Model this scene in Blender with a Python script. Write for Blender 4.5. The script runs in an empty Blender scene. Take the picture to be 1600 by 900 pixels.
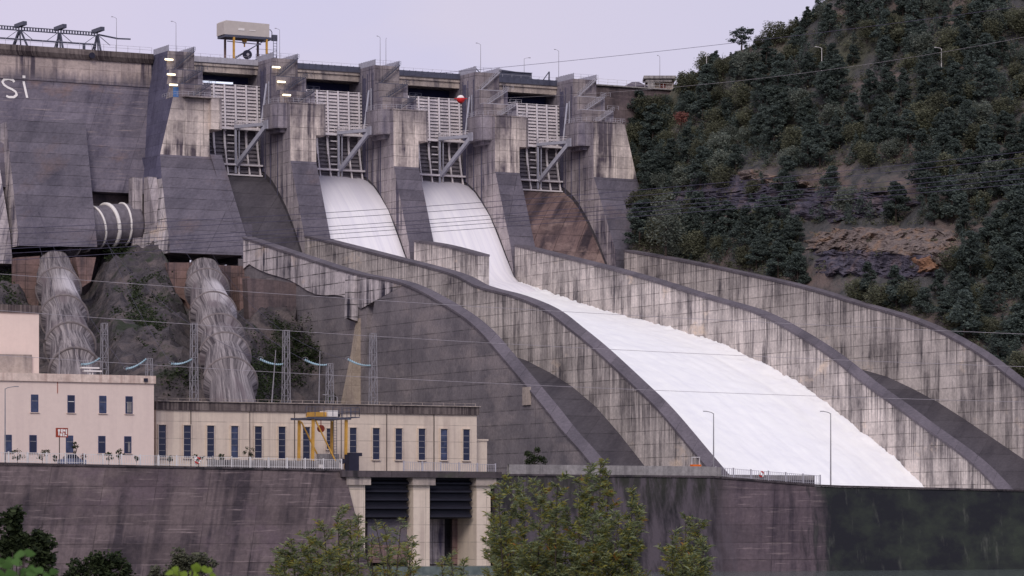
import bpy, bmesh, math, random
from mathutils import Vector, noise, Matrix
random.seed(7)
R = math.radians
sc = bpy.context.scene
col = sc.collection
# ------------------------------------------------------------------ frames
F_, HZ = 5400.0, 820.0                       # focal length (photo px), horizon row
TH = math.atan(2860 / 5400)
S_, C_ = math.sin(TH), math.cos(TH)
AX, DN = (C_, S_), (S_, -C_)                 # dam axis (s) and downstream (t) directions
OX, OY = -95.41, 920.0
def W(s, t, z): return Vector((OX + AX[0]*s + DN[0]*t, OY + AX[1]*s + DN[1]*t, z))
def depth(s, t): return OY + AX[1]*s + DN[1]*t
def on_s(px, py, s):
    r = (px-800)/F_
    t = (r*(OY+AX[1]*s)-OX-AX[0]*s)/(DN[0]-r*DN[1])
    return t, (HZ-py)/F_*depth(s, t)
def on_t(px, py, t):
    r = (px-800)/F_
    s = (r*(OY+DN[1]*t)-OX-DN[0]*t)/(AX[0]-r*AX[1])
    return s, (HZ-py)/F_*depth(s, t)
def at(px, py, Y): return Vector(((px-800)/F_*Y, Y, (HZ-py)/F_*Y))
def lerp(tab, x):
    if x <= tab[0][0]: return tab[0][1]
    for (a, b), (c, d) in zip(tab, tab[1:]):
        if x <= c: return b+(d-b)*(x-a)/(c-a)
    return tab[-1][1]
def sstep(a, b, x):
    x = max(0, min(1, (x-a)/(b-a))); return x*x*(3-2*x)

# ------------------------------------------------------------------ mesh builder
class MB:
    def __init__(self): self.v = []; self.f = []; self.m = []
    def add(self, vs, fs, mi=0):
        n = len(self.v); self.v += [tuple(p) for p in vs]
        for k, f in enumerate(fs):
            self.f.append([i+n for i in f]); self.m.append(mi[k] if isinstance(mi, (list, tuple)) else mi)
        return self
    def box(self, a0, a1, b0, b1, z0, z1, mi=0):
        vs = [(x, y, z) for z in (z0, z1) for y in (b0, b1) for x in (a0, a1)]
        return self.add(vs, [(0,1,3,2),(4,6,7,5),(0,4,5,1),(2,3,7,6),(0,2,6,4),(1,5,7,3)], mi)
    def prism(self, poly, c0, c1, axis='s', mi=0, edge_mi=None, top=None):
        # poly in the plane normal to axis; s: (t,z)   t: (s,z)   z: (s,t)
        def P(p, c):
            return {'s': (c, p[0], p[1]), 't': (p[0], c, p[1]), 'z': (p[0], p[1], c)}[axis]
        n = len(poly)
        q = top or poly
        vs = [P(p, c0) for p in poly]+[P(p, c1) for p in q]
        fs = [tuple(range(n))[::-1], tuple(range(n, 2*n))]+[(i, (i+1) % n, n+(i+1) % n, n+i) for i in range(n)]
        ms = [mi, mi]+[(edge_mi or {}).get(i, mi) for i in range(n)]
        return self.add(vs, fs, ms)
    def bar(self, p, q, w=.2, h=None, mi=0):
        p, q = Vector(p), Vector(q); h = h or w
        d = (q-p).normalized(); up = Vector((0, 0, 1))
        if abs(d.z) > .98: up = Vector((1, 0, 0))
        x = d.cross(up).normalized()*w/2; y = x.cross(d).normalized()*h/2
        vs = [c+sx*x+sy*y for c in (p, q) for sx, sy in ((-1,-1),(1,-1),(1,1),(-1,1))]
        return self.add(vs, [(3,2,1,0),(4,5,6,7)]+[(i, (i+1) % 4, 4+(i+1) % 4, 4+i) for i in range(4)], mi)
    def tube(self, pts, r, n=8, mi=0, caps=True):
        pts = [Vector(p) for p in pts]; N = len(pts)
        rs = r if isinstance(r, (list, tuple)) else [r]*N
        vs = []; fs = []
        for i, p in enumerate(pts):
            d = (pts[min(i+1, N-1)]-pts[max(i-1, 0)]).normalized()
            up = Vector((0, 0, 1)) if abs(d.z) < .95 else Vector((1, 0, 0))
            x = d.cross(up).normalized(); y = x.cross(d).normalized()
            for k in range(n):
                an = 2*math.pi*k/n; vs.append(p+(x*math.cos(an)+y*math.sin(an))*rs[i])
        for i in range(N-1):
            for k in range(n):
                fs.append((i*n+k, i*n+(k+1) % n, (i+1)*n+(k+1) % n, (i+1)*n+k))
        if caps: fs += [tuple(range(n))[::-1], tuple(range((N-1)*n, N*n))]
        return self.add(vs, fs, mi)
    def disc(self, c, ax, r, w, n=20, mi=0):
        c, ax = Vector(c), Vector(ax).normalized()
        return self.tube([c-ax*w/2, c+ax*w/2], r, n, mi)
    def grid(self, rows, mi=0):
        n = len(rows[0]); vs = [p for r in rows for p in r]
        fs = [(i*n+j, i*n+j+1, (i+1)*n+j+1, (i+1)*n+j) for i in range(len(rows)-1) for j in range(n-1)]
        return self.add(vs, fs, mi)

def tag(o, label=None, cat=None, group=None, kind=None):
    for k, v in (('label', label), ('category', cat), ('group', group), ('kind', kind)):
        if v: o[k] = v
    return o
INFO = {}
def thing(name, base, label, cat, group=None, frame='D'):
    o = bpy.data.objects.new(name, None); col.objects.link(o); o.empty_display_size = .5
    place(o, base, frame); INFO[o.name] = (tuple(base), frame)
    return tag(o, label, cat, group)
def place(o, base, frame):
    if frame == 'D': o.location = W(*base); o.rotation_euler = (0, 0, TH)
    else: o.location = base
def obj(name, mb, mats, parent=None, base=None, frame='D', smooth=False, normals=True, uv=None):
    if not isinstance(mats, (list, tuple)): mats = [mats]
    if parent is not None: base, frame = INFO[parent.name]
    elif base is None:
        xs = [p[0] for p in mb.v]; ys = [p[1] for p in mb.v]; zs = [p[2] for p in mb.v]
        base = ((min(xs)+max(xs))/2, (min(ys)+max(ys))/2, min(zs))
    me = bpy.data.meshes.new(name)
    if frame == 'D': vs = [(p[0]-base[0], -(p[1]-base[1]), p[2]-base[2]) for p in mb.v]
    else: vs = [(p[0]-base[0], p[1]-base[1], p[2]-base[2]) for p in mb.v]
    me.from_pydata(vs, [], mb.f)
    for m in mats: me.materials.append(m)
    me.polygons.foreach_set('material_index', mb.m)
    if uv:
        l = me.uv_layers.new(name='UVMap')
        l.data.foreach_set('uv', [c for p in me.polygons for vi in p.vertices for c in uv[vi]])
    if normals:
        bm = bmesh.new(); bm.from_mesh(me); bmesh.ops.recalc_face_normals(bm, faces=bm.faces); bm.to_mesh(me); bm.free()
    if smooth: me.polygons.foreach_set('use_smooth', [True]*len(me.polygons))
    me.update()
    o = bpy.data.objects.new(name, me); col.objects.link(o)
    if parent is not None: o.parent = parent
    else: place(o, base, frame)
    INFO[o.name] = (tuple(base), frame)
    return o
def kids(o): return [c for c in o.children]
def copy_tree(o, parent=None):
    c = o.copy(); col.objects.link(c)
    if parent is not None: c.parent = parent
    INFO[c.name] = INFO.get(o.name, ((0, 0, 0), 'W'))
    for ch in kids(o): copy_tree(ch, c)
    return c
def dup(root, loc, label=None, group=None, rz=None, scale=None):
    c = copy_tree(root); c.location = loc
    if label: c['label'] = label
    if group: c['group'] = group
    if rz is not None: c.rotation_euler = (0, 0, rz)
    if scale: c.scale = scale if isinstance(scale, tuple) else (scale,)*3
    return c

# ------------------------------------------------------------------ materials
def srgb(r, g, b): return srgb0(min(255, r*1.02), g*1.01, b*.975)
def srgb0(r, g, b):
    f = lambda c: (c/255/12.92 if c/255 <= .04045 else ((c/255+.055)/1.055)**2.4)
    return (f(r), f(g), f(b), 1)
class NT:
    def __init__(s, name, world=False):
        s.m = bpy.data.materials.new(name); s.m.use_nodes = True; s.t = s.m.node_tree
        s.b = s.t.nodes['Principled BSDF']; s.b.inputs['Roughness'].default_value = .85
        s.b.inputs['Specular IOR Level'].default_value = .25
    def n(s, ty, **k):
        x = s.t.nodes.new(ty)
        for a, v in k.items(): setattr(x, a, v)
        return x
    def l(s, a, b): s.t.links.new(a, b)
    def math(s, op, a, b=None, c=None, clamp=False):
        x = s.n('ShaderNodeMath', operation=op, use_clamp=clamp)
        for i, v in enumerate((a, b, c)):
            if v is None: continue
            if hasattr(v, 'is_output'): s.l(v, x.inputs[i])
            else: x.inputs[i].default_value = v
        return x.outputs[0]
    def mix(s, fac, a, b, bt='MIX'):
        x = s.n('ShaderNodeMixRGB', blend_type=bt)
        for i, v in enumerate((fac, a, b)):
            if hasattr(v, 'is_output'): s.l(v, x.inputs[i])
            else: x.inputs[i].default_value = v
        return x.outputs[0]
    def ramp(s, v, lo, hi, a=0, b=1):
        x = s.n('ShaderNodeMapRange'); s.l(v, x.inputs[0])
        for i, q in enumerate((lo, hi, a, b)): x.inputs[i+1].default_value = q
        x.clamp = True; return x.outputs[0]
    def coords(s):      # dam-aligned u (along whichever wall), world z
        g = s.n('ShaderNodeNewGeometry'); mp = s.n('ShaderNodeMapping', vector_type='TEXTURE')
        mp.inputs['Location'].default_value = (OX, OY, 0); mp.inputs['Rotation'].default_value = (0, 0, TH)
        s.l(g.outputs['Position'], mp.inputs[0]); sp = s.n('ShaderNodeSeparateXYZ'); s.l(mp.outputs[0], sp.inputs[0])
        u = s.math('SUBTRACT', sp.outputs[0], sp.outputs[1])
        return u, sp.outputs[2], sp.outputs[0], sp.outputs[1], g
    def vec(s, a, b, c=0.0):
        x = s.n('ShaderNodeCombineXYZ')
        for i, v in enumerate((a, b, c)):
            if hasattr(v, 'is_output'): s.l(v, x.inputs[i])
            else: x.inputs[i].default_value = v
        return x.outputs[0]
    def noise(s, vec, scale=1, detail=4, rough=.55, dist=0):
        x = s.n('ShaderNodeTexNoise'); x.inputs['Scale'].default_value = scale; x.inputs['Detail'].default_value = detail
        x.inputs['Roughness'].default_value = rough; x.inputs['Distortion'].default_value = dist
        if vec is not None: s.l(vec, x.inputs[0])
        return x.outputs['Fac']
    def out(s, c, bump=None, bs=.3, bd=.3):
        if hasattr(c, 'is_output'): s.l(c, s.b.inputs['Base Color'])
        else: s.b.inputs['Base Color'].default_value = c
        if bump is not None:
            x = s.n('ShaderNodeBump'); x.inputs['Strength'].default_value = bs; x.inputs['Distance'].default_value = bd
            s.l(bump, x.inputs['Height']); s.l(x.outputs[0], s.b.inputs['Normal'])
        return s.m
def plain(name, c, rough=.7, metal=0, var=.15):
    t = NT(name); t.b.inputs['Roughness'].default_value = rough; t.b.inputs['Metallic'].default_value = metal
    g = t.n('ShaderNodeNewGeometry'); n = t.noise(g.outputs['Position'], .8, 6, .6)
    k = t.ramp(n, .3, .7, 1-var, 1+var)
    return t.out(t.mix(1, c, t.vec(k, k, k), 'MULTIPLY'))
def concrete(name, light, dark, streak=.8, su=.5, patch=.5, jw=6.0, jh=3.0, jm=.09, jd=.55, lo=.47, hi=.6, third=None, thr=(.52, .62), bands=None, bump=.4, tone=.12, wide=0, runs=False, ztop=None, grain=.28):
    t = NT(name); u, z, x, y, g = t.coords()
    n1 = t.noise(t.vec(t.math('MULTIPLY', u, su), t.math('MULTIPLY', z, .022)), 1, 6, .62)
    n1b = t.noise(t.vec(t.math('MULTIPLY', u, su*3.1), t.math('MULTIPLY', z, .07), 3.), 1, 4, .6)
    mk = t.noise(t.vec(t.math('MULTIPLY', u, .09), t.math('MULTIPLY', z, .07), 7.), 1, 4, .6)
    st = t.math('MULTIPLY', t.ramp(n1, lo, hi), t.ramp(mk, .34, .56))
    st2 = t.math('MULTIPLY', t.ramp(n1b, .55, .7), .4)
    st = t.math('MAXIMUM', st, t.math('MULTIPLY', st2, t.ramp(mk, .4, .6)))
    if wide:
        wb = t.noise(t.vec(t.math('MULTIPLY', u, .2), t.math('MULTIPLY', z, .02), 13.), 1, 6, .66)
        st = t.math('MAXIMUM', st, t.math('MULTIPLY', t.math('MULTIPLY', t.ramp(wb, .51, .58), t.ramp(n1b, .35, .55, .45, 1)), wide))
    if runs:
        tc_ = t.n('ShaderNodeTexCoord'); sv = t.n('ShaderNodeSeparateXYZ'); t.l(tc_.outputs['UV'], sv.inputs[0]); dp = sv.outputs[1]
        r1 = t.noise(t.vec(t.math('MULTIPLY', u, 1.5), t.math('MULTIPLY', z, .015), 21.), 1, 4, .6); r2 = t.noise(t.vec(t.math('MULTIPLY', u, .35), 0., 17.), 1, 3, .5)
        q_ = t.math('SUBTRACT', t.math('ADD', r1, t.math('MULTIPLY', r2, .5)), t.math('MULTIPLY', dp, .022))
        st = t.math('MAXIMUM', t.math('MULTIPLY', st, .8), t.math('MULTIPLY', t.ramp(q_, .64, .8), .7))
    pt = t.noise(t.vec(u, z, 1.), .11, 8, .65)
    fac = t.math('ADD', t.math('MULTIPLY', st, streak), t.math('MULTIPLY', t.ramp(pt, .42, .7), patch), clamp=True)
    c = t.mix(fac, light, dark)
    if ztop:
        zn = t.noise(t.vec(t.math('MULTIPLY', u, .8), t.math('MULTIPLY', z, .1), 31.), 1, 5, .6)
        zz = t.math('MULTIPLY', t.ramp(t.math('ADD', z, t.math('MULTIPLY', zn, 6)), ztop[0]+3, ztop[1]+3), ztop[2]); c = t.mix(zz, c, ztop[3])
    if third:
        q = t.noise(t.vec(t.math('MULTIPLY', u, .07), t.math('MULTIPLY', z, .1), 11.), 1, 7, .65)
        c = t.mix(t.ramp(q, *thr), c, third)
    if bands:                                   # pale leach bands along lift joints
        q = t.noise(t.vec(t.math('MULTIPLY', u, .12), t.math('MULTIPLY', z, 2.2), 5.), 1, 5, .6)
        c = t.mix(t.ramp(q, .58, .68, 0, .65), c, bands)
    fn = t.noise(t.vec(u, z, y), 1.3, 10, .7)
    k = t.ramp(fn, .25, .75, 1-grain, 1+grain)
    c = t.mix(1, c, t.vec(k, k, k), 'MULTIPLY')
    if jm:
        b = t.n('ShaderNodeTexBrick', offset=0.0); t.l(t.vec(u, z), b.inputs[0])
        b.inputs['Scale'].default_value = 1; b.inputs['Brick Width'].default_value = jw; b.inputs['Row Height'].default_value = jh
        b.inputs['Mortar Size'].default_value = jm; b.inputs['Mortar Smooth'].default_value = .3
        b.inputs['Color1'].default_value = (1-tone,)*3+(1,); b.inputs['Color2'].default_value = (1+tone,)*3+(1,)
        wob = t.ramp(t.noise(t.vec(u, z, 9.), .35, 3), .35, .6, .25, 1)
        c = t.mix(1, c, b.outputs['Color'], 'MULTIPLY')
        dk = t.math('SUBTRACT', 1, t.math('MULTIPLY', t.math('MULTIPLY', b.outputs['Fac'], wob), jd))
        b.inputs['Mortar'].default_value = (1, 1, 1, 1)
        c = t.mix(1, c, t.vec(dk, dk, dk), 'MULTIPLY')
    return t.out(c, fn, bump, .25)

LIGHT = srgb(176, 166, 166); LDARK = srgb(62, 57, 68)
M = {}
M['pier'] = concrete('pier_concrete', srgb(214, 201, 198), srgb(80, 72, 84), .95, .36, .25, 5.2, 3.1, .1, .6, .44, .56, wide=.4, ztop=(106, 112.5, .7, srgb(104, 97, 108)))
M['pier_side'] = concrete('pier_side_concrete', srgb(180, 171, 178), srgb(74, 70, 90), .85, .42, .35, 3.6, 3.1, .1, .6, wide=.4, ztop=(92, 106, .5, srgb(86, 82, 104)))  # side faces darker and cooler than the fronts: shade put into the colour
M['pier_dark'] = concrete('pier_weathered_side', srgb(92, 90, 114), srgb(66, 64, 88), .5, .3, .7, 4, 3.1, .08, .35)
M['weathered'] = concrete('weathered_front', srgb(104, 99, 112), srgb(76, 73, 86), .4, .15, .8, 40, 2.9, .12, .5, third=srgb(105, 92, 96), thr=(.55, .75))
M['wall'] = concrete('guide_wall_concrete', srgb(204, 196, 204), srgb(60, 57, 72), 1.0, .3, .2, 7.2, 2.9, .14, .85, .48, .6, third=srgb(200, 180, 168), thr=(.57, .7), wide=.62)
M['wallt'] = concrete('guide_wall_run_stains', srgb(208, 199, 200), srgb(66, 62, 72), .85, .3, .4, 7.2, 2.9, .11, .6, .52, .6, third=srgb(216, 198, 186), thr=(.6, .7), wide=.8, runs=True, tone=.12)
M['coping'] = concrete('coping_concrete', srgb(104, 98, 108), srgb(78, 74, 84), .3, .2, .6, 7, 50, .1, .35)
M['mass'] = concrete('gravity_concrete', srgb(128, 122, 130), srgb(98, 94, 104), .5, .12, .8, 30, 3.1, .13, .5, third=srgb(140, 132, 138), thr=(.5, .62), tone=.05)
M['face'] = concrete('dam_face_concrete', srgb(112, 106, 120), srgb(82, 78, 94), .6, .25, .8, 14, 3.0, .1, .4, third=srgb(122, 106, 110), thr=(.56, .68), bands=srgb(150, 138, 142))
M['face_top'] = concrete('dam_face_pale_band', srgb(178, 163, 162), srgb(84, 76, 88), 1.0, .5, .35, 9, 3.0, .09, .35, ztop=(119.5, 116.2, 1, srgb(104, 98, 110)))
M['chute'] = concrete('chute_concrete', srgb(82, 78, 86), srgb(58, 55, 64), .5, .2, .7, 22, 4, .1, .4)
M['chute_brown'] = concrete('eroded_chute_concrete', srgb(118, 98, 98), srgb(58, 50, 58), .9, .25, .6, 7, 5, .12, .6, third=srgb(140, 120, 118))
M['river'] = concrete('river_wall_concrete', srgb(106, 94, 98), srgb(62, 55, 62), .8, .3, .8, 9.5, 3.2, .1, .4, tone=.16, wide=.45, third=srgb(92, 80, 88), bands=srgb(140, 126, 130))
M['river_dark'] = concrete('mossy_river_wall', srgb(54, 54, 54), srgb(34, 35, 38), .5, .25, .9, 16, 3.2, .1, .4, third=srgb(62, 72, 58), thr=(.54, .7), bands=srgb(96, 100, 92))
M['river_stain'] = concrete('stained_river_wall', srgb(84, 76, 82), srgb(46, 43, 48), 1.0, .5, .8, 13, 3.3, .1, .5, third=srgb(70, 74, 64), thr=(.56, .68))
def river_mix():
    m_ = concrete('varied_river_wall', srgb(98, 86, 94), srgb(66, 58, 68), .8, .35, .7, 13, 3.2, .1, .45, third=srgb(88, 78, 86), bands=srgb(140, 126, 130))
    nt_ = m_.node_tree; t = NT.__new__(NT); t.m = m_; t.t = nt_; t.b = nt_.nodes['Principled BSDF']
    old = t.b.inputs['Base Color'].links[0].from_socket
    u, z, x, y, g = t.coords()
    nn = t.noise(t.vec(t.math('MULTIPLY', x, .5), t.math('MULTIPLY', z, .12)), 1, 7, .65)
    big = t.noise(t.vec(t.math('MULTIPLY', x, .09), t.math('MULTIPLY', z, .12), 4.), 1, 5, .6)
    xs_ = t.math('ADD', x, t.math('MULTIPLY', t.math('SUBTRACT', nn, .5), 9))
    moss = t.mix(t.ramp(big, .44, .62), srgb(34, 35, 42), srgb(54, 60, 54)); moss = t.mix(t.ramp(nn, .58, .7, 0, .5), moss, srgb(92, 94, 90))
    dark = t.mix(t.ramp(nn, .42, .62), srgb(84, 77, 86), srgb(38, 36, 42))
    top = t.math('MULTIPLY', t.ramp(z, 1.5, 8, 0, 1), t.ramp(nn, .4, .55)); dark = t.mix(t.math('MULTIPLY', top, .7), dark, srgb(48, 50, 42))
    c = t.mix(t.ramp(xs_, -19, -14), dark, old)
    dst = t.math('MULTIPLY', t.ramp(nn, .52, .6), t.ramp(xs_, -6, 2)); c = t.mix(t.math('MULTIPLY', dst, .6), c, srgb(44, 41, 48))
    c = t.mix(t.ramp(xs_, 2, 6.5), c, moss)
    t.l(c, t.b.inputs['Base Color']); return m_
M['river_mix'] = river_mix()
M['cap'] = concrete('grey_cap_concrete', srgb(150, 146, 150), srgb(98, 94, 100), .7, .9, .5, 4, 20, .06, .3)
M['stained_cap'] = concrete('stained_parapet', srgb(122, 112, 112), srgb(66, 58, 62), 1.0, 2.6, .5, 6, 20, .06, .3, .4, .55)
M['beam'] = concrete('bridge_beam_concrete', srgb(172, 160, 156), srgb(96, 90, 98), .8, .5, .4, 5, 10, .06, .3)
M['cream'] = concrete('powerhouse_render', srgb(214, 200, 190), srgb(168, 152, 148), .45, .8, .25, 12, 3.05, .07, .4, tone=.03, bump=.05, grain=.08)
M['pink'] = concrete('pink_render', srgb(222, 204, 200), srgb(206, 188, 186), .35, .5, .15, 60, 60, 0, 0, bump=.05, grain=.05)
M['pink_band'] = concrete('pink_parapet', srgb(214, 196, 190), srgb(176, 152, 146), .7, .9, .3, 60, 60, 0, 0, bump=.08)
M['pinkfound'] = concrete('old_saddle_concrete', srgb(132, 108, 106), srgb(80, 70, 76), .7, .5, .6, 4, 2, .1, .5)
M['brown'] = concrete('brown_foundation', srgb(112, 98, 102), srgb(72, 66, 74), .6, .3, .7, 9, 4, .08, .4, third=srgb(140, 104, 96), thr=(.62, .68))
M['beige'] = concrete('clean_buttress', srgb(170, 156, 146), srgb(128, 116, 116), .4, .6, .3, 8, 3, .06, .3)
M['dark'] = plain('near_black', srgb(26, 26, 40), .8)  # for the lines under the gate ribs and the intake block underside
M['navy'] = plain('dark_steel_shutter', srgb(36, 36, 48), .6)
M['gate_white'] = plain('pale_gate_paint', srgb(212, 206, 216), .6, var=.08)
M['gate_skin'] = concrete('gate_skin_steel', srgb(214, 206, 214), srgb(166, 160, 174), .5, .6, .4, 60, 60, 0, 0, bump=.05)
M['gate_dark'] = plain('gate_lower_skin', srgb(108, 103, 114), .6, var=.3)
M['steel'] = plain('grey_painted_steel', srgb(158, 158, 176), .5, var=.12)
M['rail'] = plain('railing_paint', srgb(168, 166, 180), .5)
M['rail_white'] = plain('white_railing', srgb(205, 203, 210), .5)
M['darksteel'] = plain('dark_steel', srgb(78, 80, 98), .5)
M['galv'] = plain('galvanised_steel', srgb(134, 132, 142), .5)
M['yellow'] = plain('yellow_crane_paint', srgb(192, 148, 72), .55, var=.2)
M['cranebox'] = plain('cream_sheet_metal', srgb(188, 180, 180), .6, var=.05)
M['black'] = plain('black_rubber', srgb(42, 42, 60), .7)
M['white'] = plain('white_paint', srgb(226, 222, 226), .6, var=.05)
M['red'] = plain('red_paint', srgb(190, 40, 44), .5)
M['rust'] = plain('rusty_red_board', srgb(150, 66, 52), .7, var=.4)
M['orange'] = plain('orange_paint', srgb(222, 110, 40), .5)
M['blue'] = plain('blue_door_paint', srgb(74, 112, 172), .5)
M['insul'] = plain('pale_blue_glass', srgb(150, 178, 196), .35)
M['cable'] = plain('dark_cable', srgb(74, 70, 92), .6)
M['cable_light'] = plain('aluminium_cable', srgb(160, 154, 166), .5)
M['carpaint'] = plain('silver_blue_car_paint', srgb(118, 126, 156), .3, .3, .03)
M['tilebrown'] = plain('dark_roof_sheet', srgb(92, 84, 98), .7)
M['asphalt'] = plain('asphalt', srgb(70, 66, 74), .9)
M['bark'] = plain('bark', srgb(62, 54, 52), .9)
M['glass'] = NT('window_glass').m
_g = M['glass'].node_tree.nodes['Principled BSDF']; _g.inputs['Base Color'].default_value = srgb(30, 36, 62); _g.inputs['Roughness'].default_value = .18; _g.inputs['Specular IOR Level'].default_value = .5
M['glass2'] = plain('window_glass_with_blind', srgb(62, 70, 98), .3, var=.5)
M['frame_blue'] = plain('blue_window_frame', srgb(52, 62, 104), .5)
def emis(name, c, s):
    t = NT(name); t.b.inputs['Emission Color'].default_value = c; t.b.inputs['Emission Strength'].default_value = s; t.b.inputs['Base Color'].default_value = c; return t.m
M['lamp'] = emis('lit_lamp', (1, .84, .56, 1), 3)
M['edge_glow'] = emis('pale_blue_edge_glow', (.8, .86, 1, 1), .55)
# foam water
def foam():
    t = NT('white_water'); u, z, x, y, g = t.coords()
    v = t.vec(t.math('MULTIPLY', x, .7), t.math('MULTIPLY', y, .035), t.math('MULTIPLY', z, .08))
    n = t.noise(v, 1, 6, .6); n2 = t.noise(g.outputs['Position'], .18, 7, .62)
    c = t.mix(t.ramp(n, .35, .7), srgb0(246, 245, 243), srgb0(240, 239, 240))
    c = t.mix(t.ramp(n2, .45, .75, 0, .45), c, srgb0(226, 225, 232))
    t.b.inputs['Roughness'].default_value = .9
    return t.out(c, n2, .08, .4)
M['foam'] = foam()
def foam_thin():
    t = NT('smooth_sheet_water'); u, z, x, y, g = t.coords()
    v = t.vec(t.math('MULTIPLY', x, 1.1), t.math('MULTIPLY', y, .02), t.math('MULTIPLY', z, .02))
    n = t.noise(v, 1, 5, .55)
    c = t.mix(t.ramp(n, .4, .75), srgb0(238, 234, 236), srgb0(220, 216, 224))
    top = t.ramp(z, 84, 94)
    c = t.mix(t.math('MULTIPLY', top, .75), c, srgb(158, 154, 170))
    return t.out(c)
M['sheet'] = foam_thin()
def river_water():
    t = NT('river_water'); g = t.n('ShaderNodeNewGeometry'); n = t.noise(g.outputs['Position'], .8, 6, .6)
    t.b.inputs['Roughness'].default_value = .12; t.b.inputs['Specular IOR Level'].default_value = .5
    return t.out(t.mix(t.ramp(n, .3, .7), srgb(70, 82, 82), srgb(104, 114, 112)), n, .3, .15)
M['water'] = river_water()
def rock(name, c1, c2, c3, sc_=.25, veg=None, vt=(.5, .6)):
    t = NT(name); u, z, x, y, g = t.coords(); P = g.outputs['Position']
    n = t.noise(P, sc_, 9, .68); n2 = t.noise(P, sc_*.35, 6, .6); vo = t.n('ShaderNodeTexVoronoi', feature='DISTANCE_TO_EDGE'); vo.inputs['Scale'].default_value = sc_*1.6
    mp = t.n('ShaderNodeMapping'); mp.inputs['Scale'].default_value = (1, 1, .45); t.l(P, mp.inputs[0]); t.l(mp.outputs[0], vo.inputs[0])
    c = t.mix(t.ramp(n, .35, .65), c1, c2); c = t.mix(t.ramp(n2, .5, .66), c, c3)
    e = t.ramp(vo.outputs[0], 0, .1, .8, 1); c = t.mix(1, c, t.vec(e, e, e), 'MULTIPLY')
    if veg:
        q = t.noise(P, sc_*.25, 7, .7); c = t.mix(t.ramp(q, *vt), c, veg)
    return t.out(c, n, .8, 1.2)
M['rock'] = rock('slope_rock', srgb(58, 55, 62), srgb(92, 86, 92), srgb(104, 95, 98), .5, srgb(52, 58, 48), (.55, .63))
M['cliff'] = rock('cliff_rock', srgb(64, 62, 80), srgb(96, 92, 108), srgb(112, 100, 108), .8)
M['scree'] = rock('reddish_scree', srgb(102, 92, 94), srgb(138, 126, 124), srgb(142, 118, 104), .9)
M['ochre'] = rock('ochre_rock', srgb(132, 98, 80), srgb(158, 120, 98), srgb(104, 92, 92), .9)
def hillmat():
    t = NT('hill_scrub'); g = t.n('ShaderNodeNewGeometry'); P = g.outputs['Position']
    a = t.noise(P, .06, 8, .65); b = t.noise(P, .35, 8, .7); c_ = t.noise(P, .025, 4, .6)
    c = t.mix(t.ramp(b, .35, .65), srgb(62, 64, 70), srgb(92, 90, 92))
    c = t.mix(t.ramp(a, .5, .62, 0, .75), c, srgb(124, 108, 106)); c = t.mix(t.ramp(c_, .55, .66, 0, .6), c, srgb(92, 94, 76))
    return t.out(c, b, .8, 1.5)
M['hill'] = hillmat()
def leaf(name, c1, c2, c3=None, rnd=.5, rough=.7, thr=.6, sss=0):
    t = NT(name); t.b.inputs['Roughness'].default_value = rough; t.b.inputs['Specular IOR Level'].default_value = .15
    g = t.n('ShaderNodeNewGeometry'); o = t.n('ShaderNodeObjectInfo')
    n = t.noise(g.outputs['Position'], 1.2 if rnd else 2.5, 3)
    c = t.mix(g.outputs['Random Per Island'], c1, c2)
    if c3: c = t.mix(t.ramp(n, thr, thr+.08), c, c3)
    k = t.ramp(o.outputs['Random'], 0, 1, 1-rnd*.6, 1+rnd*.6)
    cc = t.mix(1, c, t.vec(k, k, k), 'MULTIPLY'); t.out(cc)
    tr = t.n('ShaderNodeBsdfTranslucent'); t.l(cc, tr.inputs[0]); ms = t.n('ShaderNodeMixShader'); ms.inputs[0].default_value = .4
    o_ = [q for q in t.t.nodes if q.type == 'OUTPUT_MATERIAL'][0]; t.l(t.b.outputs[0], ms.inputs[1]); t.l(tr.outputs[0], ms.inputs[2]); t.l(ms.outputs[0], o_.inputs[0])
    return t.m
M['pine'] = leaf('pine_needles', srgb(76, 87, 88), srgb(98, 109, 104), rnd=.35)  # hill foliage colours are lightened, with distance haze put into them
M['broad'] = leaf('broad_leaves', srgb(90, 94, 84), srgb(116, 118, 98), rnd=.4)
M['grey'] = leaf('grey_green_leaves', srgb(98, 108, 104), srgb(130, 136, 128), rnd=.3)
M['redleaf'] = leaf('reddish_leaves', srgb(120, 78, 76), srgb(146, 104, 98))
M['shrub'] = leaf('dark_shrub_leaves', srgb(40, 50, 38), srgb(76, 88, 60), rnd=.2)
M['willow'] = leaf('willow_leaves', srgb(64, 78, 52), srgb(150, 160, 126), srgb(134, 136, 72), 0, .5, .54)
M['willow2'] = leaf('willow_autumn_leaves', srgb(106, 110, 48), srgb(158, 152, 78), srgb(164, 116, 66), 0, .6, .58)
M['brightleaf'] = leaf('bright_leaves', srgb(104, 132, 48), srgb(138, 160, 66), rnd=.1)
M['midleaf'] = leaf('mid_green_leaves', srgb(62, 96, 48), srgb(98, 132, 74), rnd=.1)

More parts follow.
